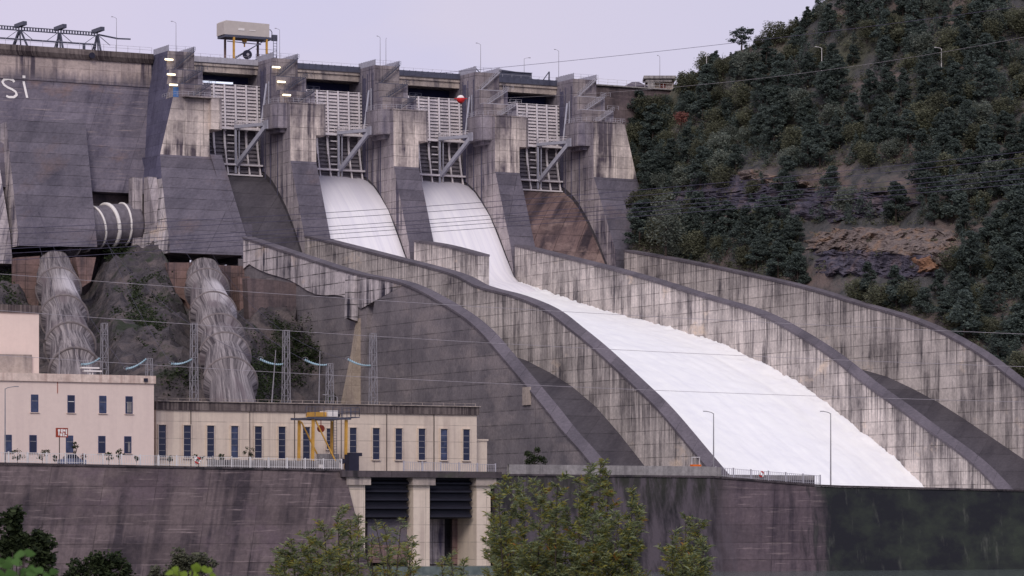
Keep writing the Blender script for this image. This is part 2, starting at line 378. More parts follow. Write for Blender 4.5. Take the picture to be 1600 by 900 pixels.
# ------------------------------------------------------------------ world, sun, camera
sun_dir = Vector((-.1, -.82, .58)).normalized()       # towards the sun
el = math.asin(sun_dir.z); az = math.atan2(sun_dir.x, sun_dir.y)
w = bpy.data.worlds.new('World'); sc.world = w; w.use_nodes = True
nt = w.node_tree; bg = nt.nodes['Background']
sky = nt.nodes.new('ShaderNodeTexSky'); sky.sky_type = 'NISHITA'; sky.sun_disc = False; sky.sun_elevation = el; sky.sun_rotation = az
tc = nt.nodes.new('ShaderNodeTexCoord'); mp = nt.nodes.new('ShaderNodeMapping'); mp.inputs['Scale'].default_value = (1, 1, 3.2)
nt.links.new(tc.outputs['Generated'], mp.inputs[0])
cl = nt.nodes.new('ShaderNodeTexNoise'); cl.inputs['Scale'].default_value = 4.5; cl.inputs['Detail'].default_value = 5; nt.links.new(mp.outputs[0], cl.inputs[0])
sp = nt.nodes.new('ShaderNodeSeparateXYZ'); nt.links.new(tc.outputs['Generated'], sp.inputs[0])
def mr(inp, a, b, c, d):
    x = nt.nodes.new('ShaderNodeMapRange'); nt.links.new(inp, x.inputs[0])
    for i, v in enumerate((a, b, c, d)): x.inputs[i+1].default_value = v
    return x.outputs[0]
def mx(f, a, b):
    x = nt.nodes.new('ShaderNodeMixRGB')
    for i, v in enumerate((f, a, b)):
        if hasattr(v, 'is_output'): nt.links.new(v, x.inputs[i])
        else: x.inputs[i].default_value = v
    return x.outputs[0]
K = 10.0                                              # overcast layer is bright like the sky texture; the Background scales both
def sk(r, g, b): c = srgb0(r, g, b); return (c[0]*K, c[1]*K, c[2]*K, 1)
lr = mx(mr(sp.outputs[0], -.12, .10, 0, 1), sk(218, 208, 232), sk(190, 194, 236))
lr = mx(mr(cl.outputs['Fac'], .46, .62, 0, .6), lr, sk(224, 212, 226))
up = mx(mr(sp.outputs[2], .1, .9, 0, 1), lr, sk(204, 203, 222))
nt.links.new(mx(.93, sky.outputs[0], up), bg.inputs[0]); bg.inputs[1].default_value = .1
sl = bpy.data.lights.new('sun', 'SUN'); sl.energy = 1.7; sl.angle = R(25); sl.color = (1, .93, .87)
so = bpy.data.objects.new('sun', sl); col.objects.link(so); so.rotation_euler = (-sun_dir).to_track_quat('-Z', 'Y').to_euler()
cam = bpy.data.cameras.new('camera'); co = bpy.data.objects.new('camera', cam); col.objects.link(co)
cam.lens = F_/1600*36; cam.sensor_width = 36; cam.shift_y = (HZ-450)/1600; cam.clip_start = 1; cam.clip_end = 30000
co.rotation_euler = (R(90), 0, 0); sc.camera = co
cam.dof.use_dof = True; cam.dof.focus_distance = 700; cam.dof.aperture_fstop = 7
sc.view_settings.view_transform = 'Standard'; sc.view_settings.look = 'None'; sc.view_settings.exposure = 0

# ------------------------------------------------------------------ setting
g = MB(); g.add([(-9000, -3000, -12), (9000, -3000, -12), (9000, 12000, -12), (-9000, 12000, -12)], [(0, 1, 2, 3)])
tag(obj('ground', g, M['hill'], frame='W', base=(0, 0, -12)), kind='structure')
g = MB(); g.add([(-900, 150, -8.5), (1200, 150, -8.5), (1200, 760, -8.5), (-900, 760, -8.5)], [(0, 1, 2, 3)])
tag(obj('river', g, M['water'], frame='W', base=(0, 400, -8.5)), kind='structure')
g = MB()
rows = []
for i in range(14):
    Y = -40+i*16
    rows.append([(X, Y, lerp([(-40, -1.7), (20, -1.9), (90, -4.2), (130, -5), (170, -11)], Y)+.3*noise.noise(Vector((X*.1, Y*.1, 0)))-.2) for X in range(-160, 170, 8)])
g.grid(rows); tag(obj('river_bank', g, M['hill'], frame='W', base=(0, 60, -4), smooth=True), kind='structure')
# deck behind the river wall
g = MB(); g.box(-230, -93, 262, 316.4, 0, 9.75); g.box(-93, -62, 262, 305.8, 0, 9.0); g.box(-62, 4, 296, 316.4, 0, 8.3); tag(obj('deck_pavement', g, M['asphalt']), kind='structure')

# ---- rocky slope below the dam
def slope_z(X, Y):
    base = 58-(888-Y)*.178
    px = 800+X/Y*F_
    cx_ = lerp([(640, 240), (888, 208)], Y); mid = sstep(cx_-78, cx_-38, px)*sstep(cx_+78, cx_+38, px)*(6+5*sstep(840, 895, Y))
    left = sstep(70, 0, px)*7
    low = 12+(Y-690)*.11
    low = low+(50-low)*sstep(828, 846, Y)
    k = sstep(-62, -50, X)
    z = (base+mid+left)*(1-k)+low*k
    s_ = (X-OX)*C_+(Y-OY)*S_
    if s_ > 4.6: return -10
    z = min(z, lerp([(640, 9), (672, 10), (700, 20)], Y)+ (Y > 700)*100)
    return z
rows = []
for i in range(150):
    Y = 648+i*1.72
    r = []
    for j in range(130):
        X = -190+j*1.35
        n = noise.fractal(Vector((X*.06, Y*.06, 3)), 1, 2.1, 6)
        n2 = abs(noise.noise(Vector((X*.22, Y*.22, 9))))
        z = slope_z(X, Y); am = sstep(660, 700, Y)
        r.append((X+n*1.2, Y+n2*1.5, z+am*(n*4.5+n2*5-1.2)))
    rows.append(r)
g = MB(); g.grid(rows); tag(obj('rock_slope', g, M['rock'], frame='W', base=(-95, 780, 0)), kind='structure')

# ---- hillside on the right
YB = [(880, 1040), (930, 998), (975, 952), (1050, 932), (1180, 893), (1330, 855), (1430, 831), (1520, 810), (1600, 794), (1700, 772), (2000, 722)]
YY = [(880, 410), (975, 392), (1050, 404), (1180, 432), (1330, 472), (1430, 502), (1520, 548), (1600, 612), (1700, 700), (2000, 800)]
YR = [(880, 175), (975, 155), (1010, 153), (1042, 152), (1060, 128), (1100, 108), (1145, 84), (1190, 66), (1230, 52), (1265, 20), (1300, -8), (1400, -70), (2000, -360)]
def hill_depth(px, py):
    yb = lerp(YY, px); Y = lerp(YB, px)+(yb-py)*.22
    P = Vector((px*.012, py*.016, 0))
    Y += 5*noise.fractal(P, 1, 2, 3)*sstep(0, 60, yb-py)
    # cliff bands: steeper ground
    for (x0, x1, y0, y1) in ((1050, 1440, 268, 345), (1255, 1490, 372, 440)):
        if x0 < px < x1: Y -= 4*sstep(y1, y0, py)*sstep(y0-50, y0, py)*sstep(x0, x0+60, px)*sstep(x1, x1-60, px)
    return Y
rows = []
xs = [880+i*9 for i in range(125)]
for j in range(78):
    r = []
    for x in xs:
        a, b = lerp(YY, x), lerp(YR, x)
        if j <= 70:
            y = a+14+(b-a-14)*j/70; Yd = hill_depth(x, y); p = at(x, y, Yd)
            n = noise.fractal(p*.12, 1, 2, 5)*1.0*(1 if 2 < j < 70 else .3)
            p = p+Vector((0, -n, n*.6))
        else:
            p = at(x, b, hill_depth(x, b)); k = (j-70); p = p+Vector((p.x/p.y*k*18, k*18, -k*k*1.1))
        r.append(p)
    rows.append(r)
# skirt down to the ground so that the hill has a foot
rows.insert(0, [Vector((p.x, p.y+3, -12)) for p in rows[0]])
g = MB(); g.grid(rows); tag(obj('hillside', g, M['hill'], frame='W', base=(100, 850, -12), smooth=True), kind='structure')
def outcrop(name, x0, x1, top, bot, mat, label, off=2.2, amp=2.6, nx=70, ny=26):
    rows = []
    for j in range(ny+1):
        r = []
        for i in range(nx+1):
            x = x0+(x1-x0)*i/nx; yt, yb = lerp(top, x), lerp(bot, x); yt += 9*noise.fractal(Vector((x*.045, 3, x0)), .8, 2, 4); yb += 9*noise.fractal(Vector((x*.05, 7, x0)), .8, 2, 4); y = yb+(yt-yb)*j/ny
            x += (min(40, (x1-x0)*.3))*noise.fractal(Vector((y*.06, 5, x0)), .8, 2, 4)*(1 if i in (0, nx) or True else 0)
            e = min(i, nx-i)/6; e2 = min(j, ny-j)/4; e = max(0, min(1, e, e2))
            p = at(x, y, hill_depth(x, y)+1.5)
            n = noise.fractal(Vector((p.x*.3, p.y*.3, p.z*.12)), .9, 2.1, 6)+.6*abs(noise.noise(Vector((p.x*.5, 0, p.z*.1))))
            r.append(p+Vector((0, -(off+1.5+amp*n)*e, 0)))
        rows.append(r)
    m = MB(); m.grid(rows)
    return tag(obj(name, m, mat, frame='W'), label, 'rock')
outcrop('rock_cliff', 1040, 1450, [(1040, 268), (1120, 262), (1200, 290), (1300, 296), (1450, 306)], [(1040, 330), (1200, 350), (1320, 345), (1450, 318)], M['cliff'], 'long dark grey cliff band crossing the wooded hillside')
outcrop('rock_cliff', 1270, 1465, [(1270, 388), (1350, 384), (1465, 400)], [(1270, 432), (1380, 440), (1465, 436)], M['cliff'], 'shorter dark rock face above the chute wall')
outcrop('scree_slope', 1255, 1500, [(1255, 362), (1350, 356), (1420, 352), (1500, 352)], [(1255, 394), (1350, 398), (1430, 410), (1500, 438)], M['scree'], 'pale reddish scree patch above the shorter rock face')
outcrop('bare_rock', 1150, 1270, [(1150, 268), (1180, 264), (1270, 284)], [(1150, 278), (1200, 294), (1270, 298)], M['scree'], 'small tan bare ledge at the top edge of the long cliff', 2.6, 2.2, 40, 14)
outcrop('orange_rock', 1424, 1470, [(1424, 396), (1470, 402)], [(1424, 436), (1470, 426)], M['ochre'], 'orange rock scar at the right end of the shorter rock face', 4.2, 1.5, 20, 14)
outcrop('bare_rock', 1120, 1200, [(1120, 352), (1200, 350)], [(1120, 366), (1200, 364)], M['scree'], 'small pale rock patch just above the row of trees by the wall', 3, 1, 24, 8)

# ------------------------------------------------------------------ dam body
PS = [0.0, 30.0, 60.4, 91.2, 122.0]; PW = 7.5
def railing(m, pts, h=1.1, sp=2.0, r=.05, rails=(1, .5), mi=0):
    for p, q in zip(pts, pts[1:]):
        p, q = Vector(p), Vector(q); L = (q-p).length; n = max(1, round(L/sp))
        for k in range(n+1):
            c = p.lerp(q, k/n); m.bar(c, c+Vector((0, 0, h)), r*1.3, mi=mi)
        for f in rails: m.bar(p+Vector((0, 0, h*f)), q+Vector((0, 0, h*f)), r, mi=mi)
FP = [(0.0, 125.0), (0, 122), (.2, 115.5), (2, 112), (9, 98), (15, 86), (19, 78)]      # left face profile
def face_t(z): return lerp([(78, 19), (86, 15), (98, 9), (112, 2), (115.5, .2), (125, 0)], z)
d1 = thing('dam_wall', (-80, 0, 50), 'long dark streaked concrete dam face left of the spillway piers', 'dam')
g = MB(); g.prism([(-12, 125), (-12, 40), (10.5, 40), (10.5, 86.2), (14.6, 86.5), (13.4, 89), (9, 98), (2, 112), (.2, 115.5), (0, 122), (0, 125)], -200, -.5, 's'); obj('wall', g, M['face'], d1)
g = MB(); g.prism([(-.5, 122.6), (.25, 122.6), (.42, 116.3), (-.5, 116.3)], -200, -.8, 's'); obj('pale_band', g, M['face_top'], d1)
g = MB(); g.prism([(-.5, 125.1), (1.5, 125.1), (1.5, 123.7), (.8, 122.6), (-.5, 122.6)], -200, -.6, 's'); obj('coping', g, M['stained_cap'], d1)
g = MB(); railing(g, [(-120, 1.2, 125.1), (-1, 1.2, 125.1)], 1.7, 3.4, .06, (1, .6)); obj('railing', g, M['rail'], d1)
g = MB(); g.disc((-18.1, 1.7, 123.6), (0, 1, 0), .8, .5, 16); obj('drain_pipe', g, M['black'], d1)
g = MB(); g.box(-19.9, -19.3, -.5, .1, 125, 126.7); obj('marker_post', g, M['darksteel'], d1)
# painted letters
def stroke(m, pts, wd, off):
    P = [(s, z) for s, z in pts]
    L = []
    for i, (s, z) in enumerate(P):
        a = P[max(0, i-1)]; b = P[min(len(P)-1, i+1)]; dx, dz = b[0]-a[0], b[1]-a[1]; n = math.hypot(dx, dz)
        nx, nz = -dz/n*wd/2, dx/n*wd/2
        L.append([(s+k*nx, face_t(z+k*nz)+off, z+k*nz) for k in (-1, 1)])
    m.grid(L)
LET = []
def lp(px, py): return on_t(px, py, 2.0)
g = MB(); spts = [lp(*p) for p in [(26, 127), (23, 123.5), (17, 122), (10, 123), (7, 127), (9, 132), (14, 136), (20, 139), (25, 143), (26, 148), (21, 152), (13, 152), (7, 149)]]
fine = []
for i in range(len(spts)-1):
    for k in range(3): fine.append((spts[i][0]+(spts[i+1][0]-spts[i][0])*k/3, spts[i][1]+(spts[i+1][1]-spts[i][1])*k/3))
stroke(g, fine, .62, .12); obj('painted_letter', g, M['white'], d1)
g = MB(); a, b = lp(40.5, 126), lp(41.5, 153); stroke(g, [(a[0]+(b[0]-a[0])*k/8, a[1]+(b[1]-a[1])*k/8) for k in range(9)], .62, .12)
a = lp(40.5, 119); stroke(g, [(a[0]-.4, a[1]), (a[0]+.4, a[1])], .7, .35); obj('painted_letter', g, M['white'], d1)

d2 = thing('dam_wall', (145, 0, 60), 'short brownish dam wall between the last pier and the wooded hill', 'dam')
g = MB(); g.prism([(-12, 125), (-12, 60), (20, 60), (14, 84), (3, 108), (0, 116), (0, 125)], PS[4]+PW-.5, 168, 's'); obj('wall', g, M['river'], d2)
g = MB(); g.box(PS[4]+PW, 160, -.6, .7, 125, 125.35); obj('coping', g, M['cap'], d2)
g = MB(); railing(g, [(PS[4]+PW, .4, 125.3), (160, .4, 125.3)], 1.6, 3.2, .06); obj('railing', g, M['rail_white'], d2)
# crest road slab and added backing of the gate openings, shade painted into it
g = MB(); g.box(-.5, PS[4]+PW, -12.2, -6.1, 90, 123.7); tag(obj('gate_opening_backing', g, plain('painted_shade_backing', srgb0(40, 42, 78))), 'added dark backing behind the gate openings under the crest road', 'wall')

# ---- piers
def pier(S, label, idx):
    r = thing('spillway_pier', (S+PW/2, 10, 60), label, 'pier', 'spillway piers between the gates')
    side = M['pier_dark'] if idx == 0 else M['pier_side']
    E = PW
    if idx == 0:
        # battered left side that widens downward
        lv = [((-6, 125), 0, E), ((10, 125), 0, E)]
        m = MB()
        # upper shaft
        def lay(z, s0, s1, t1): return [(s0, -6, z), (s1, -6, z), (s1, t1, z), (s0, t1, z)]
        L = [lay(125, 0, E, 10), lay(119.8, -.6, E, 10), lay(119.8, -.6, E, 12.5), lay(115.8, -1.4, E, 12.5), lay(115.8, -1.4, E, 15), lay(111.6, -2.6, E, 15), lay(111.6, -2.6, E, 20), lay(96.4, -6.4, E, 20.3)]
        for a, b in zip(L, L[1:]):
            m.add(a+b, [(0, 1, 5, 4), (1, 2, 6, 5), (2, 3, 7, 6), (3, 0, 4, 7)], [1, 1, 0, 2])
        m.add(L[0], [(0, 1, 2, 3)]); m.add(L[-1], [(3, 2, 1, 0)])
        # lower buttress with sloped dark front
        b0 = [(-8.2, -2, 96.4), (E, -2, 96.4), (E, 20.3, 96.4), (-6.4, 20.3, 96.4)]
        b1 = [(-14.6, 10, 89.5), (E, 10, 89.5), (E, 26, 89.5), (-8.6, 26, 89.5)]
        b2 = [(-13.4, 14, 69), (E, 14, 69), (E, 43.3, 69), (-13.2, 43.3, 69)]
        m.add(b0+[(-8.2, -2, 89.5), (E, -2, 89.5), (E, 26.4, 89.5), (-8.4, 26.4, 89.5)], [(0, 1, 5, 4), (1, 2, 6, 5), (2, 3, 7, 6), (3, 0, 4, 7), (7, 6, 5, 4)], [1, 1, 3, 2, 2])
        m.add([(-8.4, 20, 89.5), (E, 20, 89.5), (E, 26.4, 89.5), (-8.4, 26.4, 89.5)]+[(-12.9, 22, 69), (E, 22, 69), (E, 43.3, 69), (-12.9, 43.3, 69)], [(0, 1, 5, 4), (1, 2, 6, 5), (2, 3, 7, 6), (3, 0, 4, 7), (7, 6, 5, 4)], [1, 1, 3, 4, 1])
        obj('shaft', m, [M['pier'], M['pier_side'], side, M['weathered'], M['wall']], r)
        m = MB(); m.box(-14.2, -11.6, 18, 21, 60, 90); m.prism([(21.5, 90), (24, 90), (33, 70), (34, 62), (21.5, 62)], -11.4, -8.9, 's'); obj('support_leg', m, M['pier_side'], r)
        m = MB(); m.box(E, E+6.2, 22, 34, 69, 78, 0); m.prism([(8, 97), (21, 97), (33, 80), (42, 68), (8, 68)], E, E+3.2, 's', 0); obj('lower_wing', m, M['weathered'], r)
    else:
        m = MB()
        low = 20 if idx < 4 else 26
        wide = E
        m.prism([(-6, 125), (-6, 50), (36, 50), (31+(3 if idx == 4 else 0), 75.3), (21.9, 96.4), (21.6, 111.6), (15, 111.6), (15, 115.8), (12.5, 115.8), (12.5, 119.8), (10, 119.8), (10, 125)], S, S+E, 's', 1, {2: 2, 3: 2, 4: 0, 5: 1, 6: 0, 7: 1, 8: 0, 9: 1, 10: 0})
        if idx == 4:
            m.add([(S+E, 4, 111.6), (S+E+2.6, 4, 111.6), (S+E+2.6, 21.5, 111.6), (S+E, 21.5, 111.6), (S+E, 0, 96.4), (S+E+6.4, 0, 96.4), (S+E+6.4, 21.8, 96.4), (S+E, 21.8, 96.4), (S+E, 0, 70), (S+E+9, 0, 70), (S+E+9, 33.8, 70), (S+E, 33.8, 70)],
                  [(0, 1, 2, 3), (3, 2, 6, 7), (1, 5, 6, 2), (7, 6, 10, 11), (5, 9, 10, 6)], [1, 0, 1, 2, 2])
        obj('shaft', m, [M['pier'], M['pier_side'], M['weathered']], r)
    E0 = S
    # widening tower stages
    if True:
        m = MB(); o = -1.2 if idx == 0 else 0
        m.box(S+E-.3, S+8.9, 3, 12.4, 115.9, 119.75); m.box(S+E-.3, S+10.3, 4, 14.9, 111.6, 115.75)
        obj('stair_tower', m, M['pier_side'], r)  # darker side concrete puts the tower's shading into its colour
    # platform and corbels
    m = MB(); lo = 105
    if idx > 0:
        n = 6; arc = [(S, 9.5)]+[(S-3.6*math.sin(math.pi*k/(2*n)), 9.5+3.2*(1-math.cos(math.pi*k/(2*n)))) for k in range(1, n+1)]+[(S-3.6, 17)]+[(S-3.6+1.4*(1-math.cos(math.pi/2*k/4)), 17+2.6*math.sin(math.pi/2*k/4)) for k in range(1, 5)]+[(S, 19.9)]
        m.prism([(a, b) for a, b in arc], 105.2, 111.9, 'z', 1)
        m.prism([(a*.5+S*.5, b*.75+14*.25) for a, b in arc], 104.2, 105.2, 'z', 1)
    rb = S+E+(3.4 if idx < 4 else 2.8)
    m.prism([(S+E, 12), (rb, 12), (rb, 20.5), (rb-1, 21.4), (S+E, 21.5)], 103.6, 111.9, 'z', 0)
    m.box(S+.02, S+E-.02, 14, 21.75, 111.6, 111.95, 0)
    obj('platform', m, [M['pier'], M['pier_side']], r)
    # landings and stairs
    m = MB(); fl = [(125.2, 120.0, 10.2, S+7.2, S+1.2), (119.9, 116.0, 12.7, S+8.3, S+2.2), (115.8, 112.0, 15.2, S+9.6, S+3.6)]
    for k, (za, zb, t0, sa, sb) in enumerate(fl):
        m.bar((sa, t0+.7, za), (sb, t0+.7, zb), .5, .2)
        for q in (0, 1.2): railing(m, [(sa, t0+.15+q, za), (sb, t0+.15+q, zb)], 1.1, 1.4, .05)
        if k < 2: m.box(S+.2, sb+7.6, t0-.2, t0+2.0, zb-.18, zb)
    railing(m, [(S+9.2, 15.0, 119.9), (S+9.2, 12.6, 119.9), (S+6, 15.3, 119.9)], 1.1, 1.6, .05)
    railing(m, [(S+10.6, 17.2, 116), (S+7, 17.2, 116)], 1.1, 1.6, .05)
    obj('stairs', m, M['darksteel'] if idx < 3 else M['rail'], r)
    m = MB(); l0 = S-3.4 if idx else S-2.4
    railing(m, [(l0, 12, 111.9), (l0, 18.4, 111.9), (S-.4, 21.3, 111.9), (S+10.4, 21.2, 111.9), (S+10.6, 14, 111.9)], 1.2, 1.5, .06, (1, .5)); obj('railing', m, M['rail'], r)
    # mesh panels either side of the crest balcony
    m = MB()
    for q in (.12, E-.12):
        m.box(S+q-.05, S+q+.05, -.3, 10.2, 125, 126.5)
        for k in range(8): m.box(S+q-.1, S+q+.1, k*1.45-.1, k*1.45+.05, 125, 126.6)
    railing(m, [(S+.2, 10, 125), (S+E-.2, 10, 125)], 1.4, 2.4, .05)
    obj('balcony_panel', m, M['steel'], r)
    # vertical joint recess on the left side
    m = MB()
    for tt in ((2.5, 5.5, 9.0) if idx else ()):
        m.box(S-.16, S-.02, tt, tt+.28, 93 if tt < 4 else 86, 123)
    if idx: m.box(S-.12, S-.02, 13.6, 13.95, 68, 104); m.box(S-.35, S-.02, 3.3, 4.6, 95, 122)
    if idx: obj('drain_pipe', m, M['pier_dark'], r)
    return r
PL = ['wide leftmost pier with dark battered side and blue door near its top', 'second pier from the left, lit stair landings and no blue door', 'third pier from the left, in the middle of the spillway', 'fourth pier from the left, beside the dry brown chute', 'last pier on the right, next to the brown dam wall and the trees']
piers = [pier(S, PL[i], i) for i, S in enumerate(PS)]
g = MB(); g.box(-.6, .9, 15.02, 15.12, 112, 114.9); 
obj('door', g, M['blue'], piers[0])

# ---- lit wall lamps
k = 0
for i, pts in ((0, [(264, 93), (267.5, 116.3), (271, 132.5)]), (1, [(431.5, 105), (439.5, 127.8), (448, 148.5)])):
    for j, (px, py) in enumerate(pts):
        tt = (10.6, 13.4, 16.0)[j]; s, z = on_t(px, py, tt)
        m = MB(); m.box(s-1.1, s+1.1, tt-.2, tt+.25, z-.2, z+.2)
        r = thing('wall_lamp', (s, tt, z-.3), '%s lit fluorescent lamp on the %s pier from the left' % (('highest', 'middle', 'lowest')[j], ('first', 'second')[i]), 'lamp', 'lit lamps on the pier landings')
        obj('tube', m, M['lamp'], r); m = MB(); m.box(s-1.2, s+1.2, tt-.3, tt+.3, z+.2, z+.32); obj('housing', m, M['darksteel'], r)

# ---- bridge spans and gates
BN = ['first', 'second', 'third', 'fourth']
for i in range(4):
    s0, s1 = PS[i]+PW, PS[i+1]
    r = thing('road_bridge', ((s0+s1)/2, -2, 121.4), '%s span from the left of the crest road over the spillway gates' % BN[i], 'bridge', 'crest road spans between the piers')
    m = MB(); m.box(s0+.01, s1-.01, -6.05, .3, 121.5, 123.6); m.box(s0+.01, s1-.01, -6.05, .75, 123.1, 123.75); obj('beam', m, M['beam'], r)
    m = MB(); m.box(s0, s1, -12, .9, 123.76, 124.0); obj('road_deck', m, M['asphalt'], r)
    m = MB(); m.box(s0+.02, s1-.02, .6, .72, 124.0, 125.5)
    for q in range(int((s1-s0)/1.9)+1): m.box(s0+.05+q*1.9, s0+.2+q*1.9, .52, .8, 124, 125.6)
    obj('parapet_panel', m, M['darksteel'] if i else M['rail'], r)
    m = MB(); railing(m, [(s0, .9, 125.5), (s1, .9, 125.5)], .7, 3, .05, (1,)); obj('handrail', m, M['rail'], r)
def gate(i):
    s0, s1 = PS[i]+PW+.1, PS[i+1]-.1
    wet = i in (1, 2)
    r = thing('radial_gate', ((s0+s1)/2, 4, 94), 'pale ribbed steel gate in the %s bay from the left, %s' % (BN[i], ('above the dark dry chute', 'over the left stream', 'over the right stream', 'above the brown dry chute')[i]), 'sluice gate', 'radial gates of the spillway')
    m = MB(); m.prism([(1.4, 118.3), (1.9, 118.3), (2.6, 106), (2.0, 106)], s0, s1, 's'); obj('upper_panel', m, M['gate_skin'], r)
    m = MB(); n = 14
    for q in range(n):
        z = 106.3+q*(118.1-106.3)/(n-1); t0 = 2.55-(z-106)/12.3*.7
        m.box(s0, s1, t0, t0+.3, z-.12, z+.03, 1); 
    for q in range(n):
        z = 106.3+q*(118.1-106.3)/(n-1); t0 = 2.55-(z-106)/12.3*.7
        m.box(s0, s1, t0, t0+.16, z+.03, z+.12, 0)
    obj('rib', m, [M['gate_white'], M['dark']], r)
    P = lambda z: lerp([(93.6, 5.2), (97, 4.1), (100, 3.3), (103, 2.7), (106, 2.4)], z)
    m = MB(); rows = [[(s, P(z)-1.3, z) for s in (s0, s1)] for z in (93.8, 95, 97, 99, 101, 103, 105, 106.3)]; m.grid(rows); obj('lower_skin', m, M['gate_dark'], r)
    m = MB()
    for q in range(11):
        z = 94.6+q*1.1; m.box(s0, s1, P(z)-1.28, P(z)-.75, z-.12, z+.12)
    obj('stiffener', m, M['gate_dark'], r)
    cols = [s1-1.0-q*3.15 for q in range(7)]
    for q, s in enumerate(cols):
        m = MB(); zz = [93.8+u*1.75 for u in range(8)]
        for a, b in zip(zz, zz[1:]): m.bar((s, P(a)-.3, a), (s, P(b)-.3, min(b, 106)), .3, .55)
        m.bar((s, 2.85, 105.6), (s, 2.2, 118.3), .34, .45); obj('girder', m, M['gate_white'], r)
    m = MB(); m.box(s0, s1, 2.2, 4.2, 106.0, 106.5); m.box(s0+.4, s1-.4, P(96.5)-.9, P(96.5)+.9, 96.3, 96.75); m.box(s0+.8, s1-.6, P(93.9)-1.2, P(93.9)+.3, 93.55, 93.95)
    for q in range(4): m.box(cols[3]+.3, cols[2]-.2, P(98)-.3, P(98)+.1, 98+q*2.1, 98.25+q*2.1)
    obj('cross_beam', m, M['gate_white'], r)
    # right-hand arm reaching the trunnion on the next pier
    tz = (s1+.1-3.9, 14.0, 106.5)
    for name, foot in (('arm', (s1-8.0, 4.9, 96.4)),):
        m = MB(); m.bar((tz[0]+.5, tz[1], tz[2]-.2), foot, .95, 1.0); obj('arm', m, M['steel'], r)
    m = MB(); m.bar((tz[0]+1.2, tz[1], tz[2]+.3), (s1-8.4, 4.6, 106.6), .8, .85); obj('arm', m, M['steel'], r)
    m = MB(); m.bar((s1-8.2, 4.6, 94.2), (s1-8.2, 4.6, 108.4), .5, .5); m.bar((s1-7.3, 4.9, 94.6), (s1-7.3, 4.9, 106.6), .25); obj('arm_frame', m, M['steel'], r)
    m = MB(); m.box(s1-3.9, s1+.1, 13.2, 15.6, 105.3, 107.6); obj('trunnion', m, M['steel'], r)
    m = MB(); railing(m, [(s1-8.4, 4.9, 107), (s1-2.6, 14.2, 107)], 1.3, 1.3, .07, (1, .6, .3)); railing(m, [(s1-9.0, 3.8, 107), (s1-3.4, 13.4, 107)], 1.3, 1.6, .07, (1, .5)); obj('walkway_railing', m, M['gate_white'], r)
    m = MB(); m.bar((s1-.6, 8.0, 118.2), (s1-3.2, 10.4, 107), .45, .5); m.bar((s1-.3, 8.6, 118.8), (s1-.3, 8.6, 106), .3); obj('hoist_rod', m, M['steel'], r)
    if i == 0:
        m = MB(); m.box(s0+.5, s1-8, 1.6, 2.4, 118.35, 118.8); obj('lit_edge', m, M['edge_glow'], r)  # emissive strip: the light on this gate edge is put into the material
    return r
for i in range(4): gate(i)

# ---- ogee crests and chutes
OG = [(-6, 94.5), (0, 94.4), (5, 93.4), (10, 90.8), (14, 87.8), (19, 83.2), (24, 77.6), (28.5, 71.6), (33, 65.5), (40, 60.5), (50, 57.0), (70, 53.5), (100, 48.5), (125, 44), (142, 40.4), (154, 38), (166, 34.6), (176, 31.2), (187, 26.3), (197, 20.4), (208, 13.2), (220, 5), (240, -8)]
def chute(name, s0, s1, mats, label, prof=OG, thick=3, t_end=400, cut=None):
    rows = [[(s0, t, z), (s1, t, z)] for t, z in prof if t <= t_end]
    m = MB(); pts = [(t, z) for t, z in prof if t <= t_end]
    poly = pts+[(t, z-thick) for t, z in pts[::-1]]
    vs = [(s, t, z) for s in (s0, s1) for t, z in pts]; n = len(pts)
    fs = [(i, i+1, n+i+1, n+i) for i in range(n-1)]
    ms = [0 if (cut is None or pts[i][0] < cut) else 1 for i in range(n-1)]
    m.add(vs, fs, ms)
    return tag(obj(name, m, mats), label, 'spillway chute', 'concrete chutes below the gates')
chute('spillway_chute', PS[0]+PW, PS[1], [M['chute'], M['chute']], 'dry dark concrete chute below the first gate from the left')
chute('spillway_chute', PS[1]+PW, PS[3], [M['chute'], M['chute']], 'wide middle chute floor lying under the white water', prof=[(t, z-(0 if t < 3 else 2.2+3.5*sstep(30, 90, t))) for t, z in OG])
chute('spillway_chute', PS[3]+PW, PS[4]+1, [M['chute_brown'], M['chute']], 'dry brown eroded chute below the fourth gate from the left', cut=60, prof=[p for p in OG if p[0] < 160]+[(166, 35.6), (176, 32.6), (187, 28.9), (197, 24.9), (208, 20.3), (221, 14.8), (235, 7.5), (262, -8)])
# coping curbs against the left faces of the piers (dark waterline)
def wprof(i): return [(t, z+1.1) for t, z in OG if 3 < t < 45]
for i in (1, 2, 3, 4):
    m = MB(); pr = [(t, z) for t, z in OG if -2 < t < 48]
    for (a, b), (c, d) in zip(pr, pr[1:]): m.add([(PS[i]-.06, a, b), (PS[i]-.06, c, d), (PS[i]-.06, c, d+1.5), (PS[i]-.06, a, b+1.5)], [(0, 1, 2, 3)])
    o = obj('waterline_stain', m, M['chute'], piers[i])

